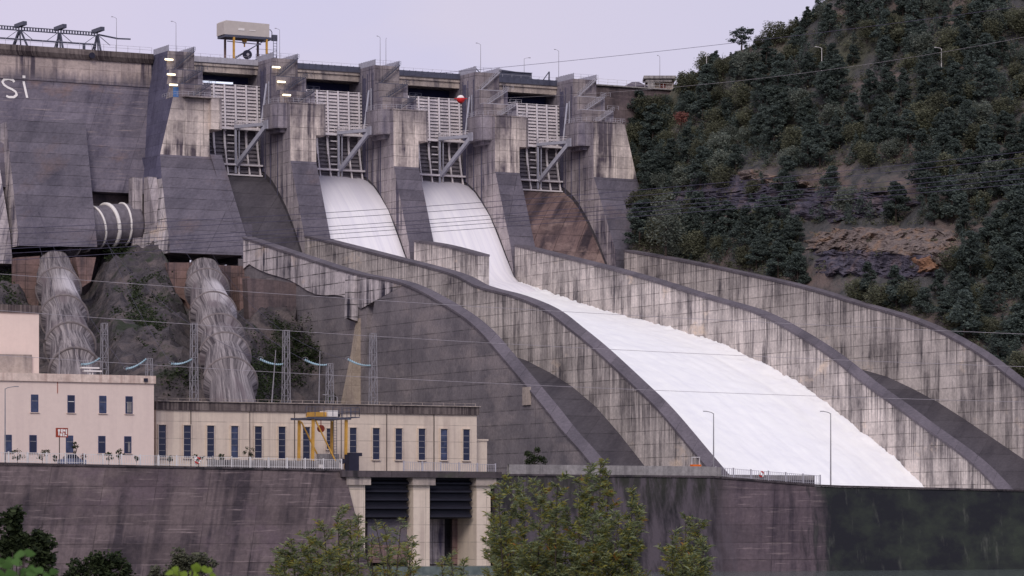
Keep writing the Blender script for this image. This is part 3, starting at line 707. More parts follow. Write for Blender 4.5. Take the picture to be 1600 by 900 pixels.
# ---- water
def sheet(s0, s1):
    pr = [(3.5, 94.9), (6, 94.2), (10, 92.2), (14, 89.2), (19, 84.9), (24, 79.4), (28.5, 73.6), (33, 68.2), (38, 65.2), (46, 63.6), (52, 61.6), (58, 56)]
    rows = []
    for q, (t, z) in enumerate(pr):
        r = []
        for k in range(25):
            s = s0+(s1-s0)*k/24
            r.append((s, t, z+.25*noise.noise(Vector((s*.5, t*.08, 1)))-1.2*(max(0, abs(k-12)/12-.85)*6)*(.3 if t < 20 else 1)))
        rows.append(r)
    m = MB(); m.grid(rows); return m
WP = [(22, 66), (31, 66.0), (40, 64.3), (49, 62.4), (58, 60.5), (67, 58.2), (77, 56.2), (87, 54.2), (100, 51.7), (116, 48.9), (140, 44.0), (158, 38.6), (175, 32.9), (186, 28.3), (202, 20.6), (215, 14.8), (225, 9.2), (240, -.5), (262, -12)]
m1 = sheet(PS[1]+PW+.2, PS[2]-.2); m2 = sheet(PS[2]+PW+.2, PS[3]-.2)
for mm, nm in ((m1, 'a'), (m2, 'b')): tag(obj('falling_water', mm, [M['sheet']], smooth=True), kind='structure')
rows = []
N = 320
for q in range(N):
    t = 36+(262-36)*q/(N-1); r = []
    for k in range(121):
        s = PS[1]+2.6+(PS[3]+.3-PS[1]-2.6)*k/120
        if t < 72 and s < PS[2]+PW: pass
        n = noise.fractal(Vector((s*.14, t*.1, 2)), .8, 2, 5); n2 = noise.fractal(Vector((s*.6, t*.35, 5)), .8, 2, 4)
        edge = max(0, (s-(PS[3]-7))/7)
        z = lerp(WP, t)-(.3+1.1*sstep(90, 150, t))*(1-edge)+n*.3+n2*.05+edge**2*(.25*n2+.6*abs(noise.fractal(Vector((t*.6, s*.5, 4)), .6, 2.2, 6)))+.12*noise.fractal(Vector((s*.3, t*.05, 8)), .6, 2, 3)
        left = sstep(PS[1]+16, PS[1]+2, s); z -= left*1.6*(1 if t > 60 else 1)
        r.append((s, t, z))
    rows.append(r)
m = MB(); m.grid(rows); tag(obj('white_water', m, M['foam'], smooth=True), kind='structure')

# ---- guide walls
def guide(S, th, pts, label, bot=-8, mats=None, bottom=None, cop=.55):
    r = thing('guide_wall', (S+th/2, pts[0][0], -8), label, 'wall', 'guide walls of the spillway chutes')
    bt = bottom or [(pts[-1][0], bot), (pts[0][0], bot)]
    lo_ = [(t, lerp(sorted(bottom), t) if bottom else bot) for t, z in pts]; m = MB(); uv = []; n = len(pts)
    for s_ in (S, S+th):
        k0 = len(m.v)
        for (t, z), (_, zl) in zip(pts, lo_): m.v += [(s_, t, z-cop), (s_, t, zl)]; uv += [(t, 0), (t, z-zl)]
        for i in range(n-1): m.f.append([k0+2*i, k0+2*i+1, k0+2*i+3, k0+2*i+2]); m.m.append(0)
    for i in (0, n-1): m.f.append([2*i, 2*i+1, 2*n+2*i+1, 2*n+2*i]); m.m.append(0)
    obj('wall', m, mats or M['wallt'], r, uv=uv, normals=False)
    m = MB(); m.prism(pts+[(t, z-cop) for t, z in pts[::-1]], S-.18, S+th+.18, 's'); obj('coping', m, M['coping'], r)
    return r
def smooth(pts, n=40):
    # Catmull-Rom through (t, z)
    o = []
    P = [pts[0]]+list(pts)+[pts[-1]]
    for i in range(1, len(P)-2):
        a, b, c, d = P[i-1], P[i], P[i+1], P[i+2]
        for k in range(6):
            u = k/6
            o.append(tuple(.5*((2*b[j])+(-a[j]+c[j])*u+(2*a[j]-5*b[j]+4*c[j]-d[j])*u*u+(-a[j]+3*b[j]-3*c[j]+d[j])*u**3) for j in (0, 1)))
    o.append(pts[-1]); return o
c0 = [on_s(x, y, 5) for x, y in [(380, 370), (465, 398), (550, 425), (630, 442), (700, 478), (745, 511), (785, 556), (850, 634), (880, 672), (925, 724)]]; c0.append((246, 1))
SC0 = smooth(c0)
SC1 = smooth([on_s(x, y, 30) for x, y in [(476, 367), (590, 396), (700, 425), (745, 446), (800, 461), (850, 482), (890, 512), (930, 545), (985, 596), (1030, 640), (1095, 717)]]+[(256, -1)])
SC2 = smooth([on_s(x, y, 91.5) for x, y in [(806, 382), (880, 400), (960, 420), (1030, 440), (1100, 462), (1180, 486), (1245, 520), (1300, 556), (1350, 596), (1400, 632), (1440, 662)]]+[(247, 12), (270, -4)])
SC3 = smooth([on_s(x, y, 122) for x, y in [(975, 390), (1050, 403), (1180, 430), (1260, 449), (1330, 470), (1430, 500), (1520, 545), (1600, 605)]]+[(245, 19), (275, 2)])
guide(30, 3.6, SC1, 'pale streaked chute wall along the left edge of the white water')
guide(60.4, 3.2, smooth([on_s(x, y, 60.4) for x, y in [(647, 375), (690, 382), (747, 397)]]), 'short wall ending abruptly between the two water streams', bottom=[(71.2, 50), (33, 50)])
guide(91.2, 3.6, SC2, 'long streaked chute wall along the right edge of the white water')
guide(122, 3.0, SC3, 'outermost streaked chute wall below the wooded hillside')
r0 = thing('guide_wall', (6, 45, 0), 'leftmost chute wall standing on the dark gravity block', 'wall', 'guide walls of the spillway chutes')
up = [p for p in SC0 if p[0] < 141]
m = MB(); m.prism([(t, z-.5) for t, z in up]+[(t, z-7.3+.9*math.sin(t)) for t, z in up[::-1] if t < 118], 5, 8, 's'); obj('wall', m, M['wall'], r0)
m = MB(); m.prism(SC0+[(t, z-.5) for t, z in SC0[::-1]], 4.75, 8.4, 's'); obj('coping', m, M['coping'], r0)
mass = thing('gravity_block', (12, 150, 0), 'huge dark concrete block with faint lift lines below the leftmost chute wall', 'wall')
m = MB(); top = [(t, z-.5) for t, z in SC0 if t > 122]
m.prism([(116, 0), (118, 29), (123, 46), (127, 57.2)]+top+[(250, 0)], 5.06, 8, 's'); obj('block', m, M['mass'], mass)
m = MB(); a, b = on_s(818, 614, 5), on_s(838, 632, 5); m.box(4.7, 5.05, a[0], b[0]-2.5, b[1], a[1]+1.2); obj('pale_pilaster', m, M['beam'], mass)
m = MB(); f = [(44, 68), (60, 65.6), (111, 55.6), (121, 52), (118, 29), (110, 20), (44, 36)]; m.prism(f, 5.4, 8, 's'); m.box(-16, 5.39, -6, 12, 40, 72)  # the box is added behind the buttress to keep sky from showing through
tag(obj('foundation_wall', m, M['mass']), 'dark sloped concrete underneath the upper left chute wall', 'wall')
# pale buttresses beside the block
def face_poly(name, px, t, th, mat, label, cat):
    m = MB(); m.prism([on_t(x, y, t) for x, y in px], t-th, t, 't'); return tag(obj(name, m, mat), label, cat)
face_poly('concrete_pillar', [(545, 430), (562, 432), (559, 502), (544, 497)], 116, 2.0, M['wall'], 'short pale pillar under the leftmost chute wall', 'pillar')
face_poly('concrete_buttress', [(567, 434), (590, 436), (590, 482), (579, 560), (573, 632), (539, 632), (556, 548), (566, 480)], 117, 2.5, M['beige'], 'tall clean beige strip running down beside the dark gravity block', 'buttress')
face_poly('retaining_wall', [(386, 434), (432, 438), (484, 446), (486, 470), (480, 560), (470, 640), (400, 640), (392, 560)], 80, 3, M['brown'], 'old brown retaining wall right of the near penstock', 'wall')
face_poly('concrete_pedestal', [(372, 432), (390, 432), (393, 500), (398, 560), (378, 560)], 62, 4, M['pinkfound'], 'pinkish pedestal against the right side of the right penstock', 'pedestal')
face_poly('concrete_pedestal', [(262, 410), (300, 410), (300, 500), (290, 470), (262, 452)], 50, 4, M['pinkfound'], 'pinkish saddle block left of the right penstock', 'pedestal')
face_poly('concrete_pedestal', [(342, 414), (384, 416), (384, 470), (342, 470)], 48, 4, M['pinkfound'], 'pinkish saddle block directly under the wide pier buttress', 'pedestal')
face_poly('concrete_pedestal', [(27, 402), (62, 400), (60, 478), (27, 478)], 50, 4, M['pinkfound'], 'pinkish saddle block left of the left penstock', 'pedestal')
face_poly('concrete_pedestal', [(118, 402), (150, 402), (142, 440), (126, 450)], 50, 4, M['pinkfound'], 'pinkish saddle block right of the left penstock', 'pedestal')

# ---- intake block over the left penstock
r = thing('intake_block', (-40, 25, 60), 'massive dark intake block above the left penstock', 'concrete block')
m = MB(); A = [on_t(x, y, tt) for x, y, tt in ((10, 190, 9), (133, 186, 9), (152, 386, 30), (30, 384, 30))]
v = [(A[0][0], 9, A[0][1]), (A[1][0], 9, A[1][1]), (A[2][0], 30, A[2][1]), (A[3][0], 30, A[3][1]), (A[3][0]-.5, 8, A[0][1]-2), (A[1][0], 6, A[1][1]-2), (A[2][0], 8, A[2][1]), (A[3][0], 8, A[3][1])]
m.add(v, [(0, 1, 2, 3), (3, 2, 6, 7), (1, 5, 6, 2), (0, 3, 7, 4)], [0, 2, 1, 1]); obj('front', m, [M['weathered'], M['pier_side'], M['dark']], r)  # near-black underside: the shade below the block is put into its colour
m = MB(); m.prism([(8, 95), (16, 92), (24, 74), (26, 66), (8, 66)], A[3][0]-7, A[3][0]-.3, 's'); obj('side_wing', m, M['pier_side'], r)

# ---- penstocks
def penstock(cs, label, nring):
    P = []
    for px, py, wd in cs:
        Y = 10.2*F_/wd; P.append((at(px, py, Y)))
    path = []; n = 100
    for q in range(n+1):
        u = q/n*(len(P)-1); i = min(int(u), len(P)-2); fr = u-i
        a = P[max(i-1, 0)]; b = P[i]; c = P[i+1]; d = P[min(i+2, len(P)-1)]
        path.append(.5*((2*b)+(c-a)*fr+(2*a-5*b+4*c-d)*fr*fr+(-a+3*b-3*c+d)*fr**3))
    r = thing('penstock', tuple(path[-1]+Vector((0, 0, -5))), label, 'pipe', 'large penstock pipes on the rock slope', 'W')
    seg = n/nring; vs = []; uv = []; K = 36
    for q, p in enumerate(path):
        d = (path[min(q+1, n)]-path[max(q-1, 0)]).normalized(); x = d.cross(Vector((0, 0, 1))).normalized(); y = x.cross(d)
        ph = (q % seg)/seg
        for k in range(K):
            an = 2*math.pi*k/K
            rr = 4.1+1.15*ph**1.2+.1*noise.noise(Vector((math.cos(an)*5, math.sin(an)*5, q*.05)))*.5
            if q < seg*.7: rr += .4*noise.noise(Vector((math.cos(an)*2, math.sin(an)*2, q*.5)))
            vs.append(p+(x*math.cos(an)+y*math.sin(an))*rr); uv.append((k/K*28 if k <= K/2 else (K-k)/K*28, q*2.3))
    fs = [(q*K+k, q*K+(k+1) % K, (q+1)*K+(k+1) % K, (q+1)*K+k) for q in range(n) for k in range(K)]
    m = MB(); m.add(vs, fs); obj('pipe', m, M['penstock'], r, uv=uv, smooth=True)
    for q in range(nring):
        c = int((q+1)*seg)-1
        if c >= n: c = n-1
        d = (path[c+1]-path[c-1]).normalized(); x = d.cross(Vector((0, 0, 1))).normalized(); y = x.cross(d)
        m = MB(); pts = [path[c]+(x*math.cos(2*math.pi*k/40)+y*math.sin(2*math.pi*k/40))*5.2 for k in range(41)]
        m.tube(pts, .32, 6, caps=False); obj('ring', m, M['pring'], r, smooth=True)
    return r
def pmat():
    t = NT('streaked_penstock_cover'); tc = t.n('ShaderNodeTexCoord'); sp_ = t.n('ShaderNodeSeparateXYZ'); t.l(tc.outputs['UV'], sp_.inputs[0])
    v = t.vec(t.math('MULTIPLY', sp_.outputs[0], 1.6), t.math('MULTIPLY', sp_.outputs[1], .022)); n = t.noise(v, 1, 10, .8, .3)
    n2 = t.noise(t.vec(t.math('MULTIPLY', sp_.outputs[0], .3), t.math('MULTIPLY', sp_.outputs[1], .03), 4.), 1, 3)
    c = t.mix(t.ramp(n, .4, .6), srgb(54, 47, 54), srgb(158, 150, 154)); hv = t.ramp(t.math('ABSOLUTE', t.math('SUBTRACT', sp_.outputs[1], 62)), 10, 22, 1, 0); tv = t.ramp(sp_.outputs[0], 5, 9, 0, 1); c = t.mix(t.math('MULTIPLY', t.math('MULTIPLY', hv, tv), t.ramp(n, .3, .5, .4, .9)), c, srgb(206, 200, 208)); c = t.mix(t.ramp(n2, .52, .66, 0, .8), c, srgb(104, 92, 98))  # hv and tv paint a whitish highlight into the pipe colour
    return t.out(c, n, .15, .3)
M['penstock'] = pmat(); M['pring'] = plain('penstock_ring', srgb(116, 108, 112), .7, var=.3)
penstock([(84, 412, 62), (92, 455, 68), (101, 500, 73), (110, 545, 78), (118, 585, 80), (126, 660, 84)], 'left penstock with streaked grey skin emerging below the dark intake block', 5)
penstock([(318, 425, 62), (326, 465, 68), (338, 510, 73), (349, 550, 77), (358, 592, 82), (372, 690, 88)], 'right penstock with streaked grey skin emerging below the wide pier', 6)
# third pipe crossing the gap
r = thing('penstock', (-24, 22, 76), 'curved dark pipe with white rings seen in the gap between the dam blocks', 'pipe')
ctr = [W(-36, 22, 72.8), W(-30, 20, 75.2), W(-24, 18.5, 76.8), W(-18, 17.4, 77.8), W(-12, 17, 78.2)]
pth = []
for q in range(41):
    u = q/40*4; i = min(int(u), 3); pth.append(ctr[i].lerp(ctr[i+1], u-i))
m = MB(); m.tube(pth, 5.4, 32)
rr = thing('x', (0, 0, 0), 'x', 'x', frame='W'); INFO[rr.name] = ((0, 0, 0), 'W')
def world_part(name, m, mat, root, **k):
    # mesh given in world coordinates under a dam-frame root
    b, fr = INFO[root.name]; o = W(*b); inv = Matrix.Rotation(-TH, 3, 'Z')
    mm = MB(); mm.f = m.f; mm.m = m.m
    for p in m.v:
        q = inv @ (Vector(p)-o); mm.v.append((q.x+b[0], -q.y+b[1], q.z+b[2]))
    return obj(name, mm, mat, root, **k)
bpy.data.objects.remove(rr)
world_part('pipe', m, M['gate_dark'], r, smooth=True)
for q in (6, 13, 20, 27, 34):
    d = (pth[q+1]-pth[q-1]).normalized(); x = d.cross(Vector((0, 0, 1))).normalized(); y = x.cross(d)
    m = MB(); m.tube([pth[q]+(x*math.cos(2*math.pi*k/40)*5.52+y*math.sin(2*math.pi*k/40)*5.52) for k in range(41)], .3 if q != 27 else .55, 6, caps=False); world_part('ring', m, M['white'], r, smooth=True)
m = MB(); m.box(-36, -7, 10.52, 11, 60, 86.1); tag(obj('anchor_wall', m, M['brown']), 'brownish wall behind the curved pipe with white rings', 'wall')

# ------------------------------------------------------------------ crest equipment
r = thing('gantry_crane', (28.5, -5, 125), 'yellow legged gantry crane with cream box on the crest road', 'crane')
m = MB(); m.prism([(22.0, 132.6), (35.4, 132.6), (35.4, 136.2), (22.6, 136.4), (22.0, 136.0)], -9, -4, 't'); obj('machine_house', m, M['cranebox'], r)
m = MB(); m.box(26.2, 28, -3.99, -3.9, 133.9, 134.5); m.box(29.4, 31.3, -3.99, -3.9, 134.0, 134.2); obj('name_plate', m, M['white'], r)
m = MB(); m.box(22.3, 36.2, -9.2, -3.8, 131.9, 132.58); obj('bridge_beam', m, M['darksteel'], r)
for s, t in ((24.9, -4), (34.6, -4), (24.9, -10), (34.6, -10)):
    m = MB(); m.bar((s, t, 124), (s, t, 132), .5); obj('leg', m, M['yellow'] if t == -4 else M['pinkfound'], r)
m = MB(); m.bar((23.5, -4, 125.5), (34.4, -4, 131.8), .22); m.bar((25.5, -10, 125.5), (35, -10, 131.6), .22); m.bar((23, -4.2, 130.8), (33, -4.2, 130.5), .22); obj('brace', m, M['darksteel'], r)
m = MB(); m.disc((28.6, -3.4, 127.4), (0, 1, 0), 1.25, .7, 24); obj('cable_drum', m, M['black'], r)
m = MB(); m.disc((28.6, -3.0, 127.4), (0, 1, 0), .4, .2, 12); obj('drum_hub', m, M['rail'], r); m = MB(); m.bar((28.6, -3.4, 126.2), (28.6, -3.4, 125), .2); obj('drum_stand', m, M['rail'], r)
m = MB(); m.box(24.8, 34.8, -4.4, -3.4, 124.6, 125.6); obj('bogie_beam', m, M['yellow'], r)
m = MB(); m.prism([(28.2, 131.9), (29.6, 131.9), (29.2, 130.7), (28.6, 130.7)], -6.5, -5.5, 't'); m.bar((28.9, -6, 130.7), (28.9, -6, 129.8), .3); obj('hoist_block', m, M['yellow'], r)
m = MB()
for q in (36.6, 37.6): m.bar((q, -4, 125.3), (q, -4, 133), .12)
for q in range(10): m.bar((36.6, -4, 125.8+q*.75), (37.6, -4, 125.8+q*.75), .1)
m.box(31.4, 37.4, -6, -4, 126.2, 126.4); railing(m, [(31.4, -3.9, 126.4), (37.4, -3.9, 126.4)], 1.4, 1, .08); railing(m, [(31.4, -3.9, 129), (37.4, -3.9, 129)], .2, 3, .08, (1,))
m.tube([(35.4, -5, 134.8), (36.2, -5, 134.8), (36.6, -5, 134.2), (36.6, -5, 132)], .12, 6); m.box(36.4, 37.8, -5, -4, 131.8, 133.4); obj('ladder', m, M['darksteel'], r)

r = thing('hoist_runway', (-25, -3, 125), 'dark steel rail gantry on three frames along the left crest', 'gantry')
m = MB()
m.box(-100, -14.5, -3.2, -2.8, 130.35, 130.55); m.box(-100, -14.5, -3.2, -2.8, 129.45, 129.7)
for q in range(110): m.box(-100+q*.78, -100+q*.78+.3, -3.15, -2.85, 129.7, 130.35)
obj('runway_beam', m, M['darksteel'], r)
m = MB(); m.bar((-100, -3, 127.2), (-15.4, -3, 127.2), .38); obj('lower_rail', m, M['darksteel'], r)
m = MB(); m.bar((-14.5, -3, 129.9), (-9, -3, 129.2), .5, .35); m.bar((-9, -3, 129.2), (-5.4, -3, 129.3), .35, .35); obj('jib', m, M['darksteel'], r)
for j, s in enumerate((-36.4, -25.4, -14.8, -47.4)):
    m = MB(); w_ = 1.7 if j == 0 else .35
    for q in (-1, 1): m.bar((s+.2*q, -3, 129.6), (s+w_*q, -4.5 if q < 0 else -1, 124.6), .42); m.bar((s, -3, 129.4), (s+q*.4, -5.2+q*2, 124.6), .3)
    m.prism([(s-.5, -6), (s+.6, -6), (s+.6, .8), (s-.5, .8)], 130.5, 131.5, 'z'); obj('frame', m, M['darksteel'], r)
    for q in (-1, 1):
        m = MB(); m.bar((s+q*.6, -3, 129.5), (s+q*3.6, -3, 127.3), .14); obj('brace', m, M['darksteel'], r)
for j in range(9):
    pass
# lamp posts
def lamp_post(name, base, H, arm, label, cat, group, frame='D', mat='galv', r0=.1):
    r = thing(name, base, label, cat, group, frame); x, y, z = base
    m = MB(); m.tube([(x, y, z), (x, y, z+H*.55), (x, y, z+H)], [r0*1.3, r0, r0*.7], 8); obj('pole', m, M[mat], r)
    m = MB(); m.tube([(x, y, z+H-.1), (x+arm*.3, y, z+H+.15), (x+arm, y, z+H+.35)], r0*.6, 6); m.box(x+min(arm, arm*1.45), x+max(arm, arm*1.45), y-.13, y+.13, z+H+.28, z+H+.42); obj('lamp_head', m, M[mat], r)
    return r
CL = [(182, 85, 27, -1, 'second post from the left on the crest, right of the rail gantry'), (275, 90, 34, -1, 'thin lamp post on top of the leftmost pier'), (437, 95, 45, -1, 'thin lamp post on the second pier, right of the crane'), (594, 106, 57, -.7, 'left one of the close pair of posts on the third pier'), (603, 106, 60, .1, 'right one of the close pair of posts on the third pier'), (751, 116, 68, -1, 'lamp post standing on the fourth pier near a slanted bar'), (819, 120, 90, 1.4, 'low lamp post with a right-hand arm on the fourth crest span'), (873, 128, 78, -1, 'lamp post at the right end of the crest spans'), (1031, 142, 87, -.6, 'lamp post beside the gatehouse at the far right end of the dam')]
for px, yb, yt, arm, lb in CL:
    s, z = on_t(px, yt, -1); lamp_post('street_lamp', (s, -1, 124.2), z-124.5, arm, lb, 'street lamp', 'lamp posts along the dam crest', r0=.07)
# davits and cover on the crest near pier four
for px, a, b in ((741, (741, 104), (755, 119)), (860, (858, 112), (848, 126))):
    s0, z0 = on_t(a[0], a[1], 3); s1, z1 = on_t(b[0], b[1], 3)
    m = MB(); m.bar((s0, 3, z0), (s1, 3, z1), .22); m.bar((s0, 3, z0), (s0, 3, 125), .3)
    tag(obj('davit', m, M['darksteel']), 'slanted dark steel davit %s' % ('on the fourth pier' if px == 741 else 'on the fourth crest span before the last pier'), 'davit')
s0, _ = on_t(776, 118, 0); s1, _ = on_t(831, 118, 0)
m = MB(); m.prism([(s0, 125.6), (s1, 125.6), (s1, 127.0), (s0+1, 127.7), (s0, 127.6)], -4, 0, 't'); m.box(s0, s1, -4.2, .3, 127.1, 127.3)
tag(obj('equipment_shed', m, M['darksteel']), 'long low dark shed on the fourth crest span', 'shed')
# gatehouse and pavilion
def hp(px, py, Y): return at(px, py, Y)
Yg = 996
r = thing('gatehouse', tuple(at(1032, 146, Yg)), 'small cream gatehouse at the right end of the dam crest', 'building', frame='W')
def wbox(m, x0, x1, y0, y1, Y0, Y1, mi=0):
    a = at(x0, y1, Y0); b = at(x1, y0, Y0); m.box(a.x, b.x, Y0, Y1, a.z, b.z, mi)
m = MB(); wbox(m, 1020, 1053, 128, 149, Yg, Yg+6); obj('wall', m, M['cream'], r)
m = MB(); wbox(m, 1012, 1021, 126, 148, Yg-2, Yg-1.4); wbox(m, 1006, 1056, 118, 122.5, Yg-3, Yg+7); wbox(m, 1009, 1050, 124, 127.5, Yg-2.4, Yg+6.4); obj('roof', m, M['cap'], r)
m = MB(); wbox(m, 1012, 1019, 129, 144, Yg-.2, Yg+2); wbox(m, 1032, 1040, 131, 137, Yg-.15, Yg); obj('window', m, M['rust'], r)
r = thing('pavilion', tuple(at(990, 144, Yg+2)), 'open pavilion with dark hipped roof beside the gatehouse', 'pavilion', frame='W')
a, b = at(974, 137, Yg), at(1012, 137, Yg); zt = at(990, 127, Yg).z
m = MB(); cx = (a.x+b.x)/2; m.add([(a.x, Yg-3, a.z), (b.x, Yg-3, a.z), (b.x, Yg+6, a.z), (a.x, Yg+6, a.z), (cx-1, Yg+1.5, zt), (cx+1, Yg+1.5, zt)], [(0, 1, 5, 4), (1, 2, 5), (2, 3, 4, 5), (3, 0, 4), (3, 2, 1, 0)]); obj('roof', m, M['tilebrown'], r)
for x in (978, 992, 1006):
    m = MB(); q = at(x, 137, Yg); m.bar((q.x, Yg-2.6, q.z), (q.x, Yg-2.6, q.z-2.2), .22); obj('post', m, M['darksteel'], r)
m = MB(); wbox(m, 976, 1010, 142, 144, Yg-2.6, Yg-2.4); obj('bench_rail', m, M['darksteel'], r)

# ------------------------------------------------------------------ powerhouse
r = thing('powerhouse', (-85, 280, 9), 'long cream powerhouse with a row of tall narrow blue windows', 'building')
sL, sR = -116.6, -53.0
m = MB(); m.box(sL, sR, 268, 290, 8, 20.3); obj('wall', m, M['cream'], r)
m = MB(); m.box(sL-.1, sR+.35, 267, 290.4, 20.3, 21.75); obj('parapet', m, M['stained_cap'], r)
m = MB(); m.box(sL, sR+.5, 266.8, 290.7, 21.76, 21.9); railing(m, [(sL, 289.5, 21.9), (sR, 289.5, 21.9)], .5, 2.2, .05, (1,)); obj('roof_trim', m, M['beam'], r)
m = MB(); a, _ = on_t(749, 700, 288); b, _ = on_t(761, 700, 288); m.box(sR+.02, b, 272, 288, 8, 15.6); m.box(sR+.02, b+.2, 272, 288.2, 15.6, 15.9); obj('annex', m, M['cream'], r)
for px in (298, 390, 460, 533, 604, 678):
    s, _ = on_t(px, 650, 290); m = MB(); m.box(s-.06, s+.06, 290, 290.12, 8.2, 20.2); obj('downpipe', m, M['stained_cap'], r)
for px in (253, 292, 328.5, 366, 403, 440, 478, 515, 551, 587, 622.5, 658.5, 693, 728):
    s, _ = on_t(px, 690, 290); zt, zb = (17.5, 12.0) if px != 515 else (17.3, 13.8)
    m = MB(); m.box(s-.68, s+.68, 290.01, 290.07, zb-.1, zt+.1); f = obj('window', m, M['frame_blue'], r)
    m = MB(); m.box(s-.56, s+.56, 290.05, 290.1, zb, zt); obj('pane', m, M['glass'] if int(px) % 3 else M['glass2'], f)
    m = MB(); m.box(s-.85, s+.85, 290, 290.35, zt+.12, zt+.26); m.box(s-.85, s-.7, 290, 290.3, zb-.1, zt+.12); m.box(s+.7, s+.85, 290, 290.3, zb-.1, zt+.12); m.box(s-.85, s+.85, 290, 290.4, zb-.3, zb-.1); obj('surround', m, M['cream'], f)
    m = MB()
    for q in range(1, 5):
        z = zb+(zt-zb)*q/5; m.box(s-.6, s+.6, 290.06, 290.13, z-.045, z+.045)
    obj('glazing_bar', m, M['galv'], f)
# pink building
r = thing('office_building', (-140, 290, 9), 'two storey pale pink office building beside the powerhouse', 'building')
m = MB(); m.box(-200, -119.45, 276, 296, 8, 24.6); obj('wall', m, M['pink'], r)
m = MB(); m.box(-200.2, -119.2, 275.8, 296.35, 24.6, 25.95); obj('parapet', m, M['pink_band'], r)
m = MB(); m.box(-121.5, -120.8, 296.36, 296.6, 24.9, 25.5); obj('floodlight', m, M['black'], r)
s, _ = on_t(90, 600, 296); m = MB(); m.box(s-.07, s+.03, 296.02, 296.08, 22.6, 24.6); obj('rust_streak', m, M['rust'], r)
for row, (zb, zt) in (((54, 111, 160.5, 201.5), (19.4, 22.25)), ((12.5, 51.5, 108.5, 159, 199.5), (12.5, 15.3))):
    for px in row:
        s, _ = on_t(px, 640, 296)
        m = MB(); m.box(s-.66, s+.66, 296.01, 296.07, zb-.1, zt+.08); f = obj('window', m, M['frame_blue'], r)
        m = MB(); m.box(s-.52, s+.52, 296.05, 296.1, zb, zt); obj('pane', m, M['glass'] if int(px) % 2 else M['glass2'], f)
        m = MB(); m.box(s-.54, s+.54, 296.06, 296.14, (zb+zt)/2+.35, (zb+zt)/2+.45); obj('glazing_bar', m, M['galv'] if px != 111 else M['white'], f)
        m = MB(); m.box(s-.85, s+.85, 296.0, 296.25, zb-.24, zb-.12); obj('sill', m, M['pink_band'], f)
        if px in (201.5, 199.5):
            m = MB(); m.box(s+.02 if px == 199.5 else s-.4, s+.42, 296.12, 296.16, zb+.1, zt-.9); obj('curtain', m, M['cap'], f)
r = thing('rooftop_block', (-145, 270, 24), 'taller pink block rising behind the office building at the left edge', 'building')
m = MB(); m.box(-200, -132.9, 258, 275, 20, 37.6); obj('wall', m, M['pink'], r)
m = MB(); m.box(-200, -132.7, 257.8, 275.3, 37.6, 39.0); obj('parapet', m, M['stained_cap'], r)
s, _ = on_t(48, 560, 275); m = MB(); m.box(-150, s, 275.02, 275.6, 26, 30.2); obj('shutter_box', m, M['beam'], r)

# yellow gantry crane on the deck
r = thing('gantry_crane', (-90, 302, 9), 'yellow gantry crane with walkway standing in front of the powerhouse', 'crane')
xa, xb = -93.5, -86.6
for s, t in ((xa+.3, 305), (xa+.3, 298), (xb-.2, 305), (xb-.2, 298)):
    s = s+(0.5 if t == 298 else 0)
    m = MB(); m.bar((s, t, 9), (s+.12, t, 18.5), .5, .42); obj('leg', m, M['yellow'], r)
m = MB(); m.box(xa-.6, xb+.8, 297.6, 298.1, 18.55, 18.95); m.box(xa-.6, xb+.8, 304.7, 305.2, 18.55, 18.95); m.box(xa, xa+.5, 297, 306, 18.57, 18.9); m.box(xb-.5, xb, 297, 306, 18.57, 18.9); obj('main_beam', m, M['darksteel'], r)
m = MB(); m.box(-91.8, -89.6, 299, 303, 19.1, 19.9, 0); m.box(-89.5, -87.6, 300, 303.5, 19.1, 20.2, 1); m.box(-87.4, -86.9, 300, 303, 19.1, 19.6, 2); obj('trolley', m, [M['yellow'], M['white'], M['black']], r)
m = MB(); m.bar((-90.2, 302, 18.5), (-90.2, 302, 17.5), .12); m.disc((-90.2, 302, 17.0), (0, 1, 0), .65, .5, 16); obj('hook', m, M['rust'], r)
m = MB(); m.bar((xa+.8, 305.2, 18.3), (xb-1.6, 305.2, 10), .22); m.bar((xa+1.4, 297.8, 18.3), (xb-1.0, 297.8, 10), .22); obj('brace', m, M['yellow'], r)
m = MB(); railing(m, [(xa-1.2, 305.6, 19.1), (xb+2.2, 305.6, 19.1), (xb+2.2, 297, 19.1)], 1.6, 1.6, .07, (1, .55)); m.box(xb+.8, xb+2.3, 297.5, 305.6, 18.9, 19.05)
for q in (xb-1.6, xb-1.0): m.bar((q, 303, 9), (q, 303, 19), .08)
for q in range(20): m.bar((xb-1.6, 303, 9.5+q*.48), (xb-1.0, 303, 9.5+q*.48), .06)
obj('walkway', m, M['darksteel'], r)
m = MB(); m.disc((xb-1.3, 306, 11.2), (0, 1, 0), .5, .3, 14); obj('cable_reel', m, M['black'], r)
m = MB(); s, _ = on_t(553, 715, 307); m.box(s-.9, s+1.0, 305, 307, 9, 12.4); m.box(s-.5, s+1.7, 305.2, 306.8, 12.1, 12.7); tag(obj('control_cabinet', m, M['black']), 'dark cabinet at the foot of the yellow gantry crane on the deck', 'cabinet')
m = MB(); s0, _ = on_t(499, 700, 300); s1, _ = on_t(530, 700, 300); m.box(s0, s1, 298.8, 300, 9, 12.6); tag(obj('transformer_box', m, M['cap']), 'pale grey box between the legs of the yellow deck crane', 'box')

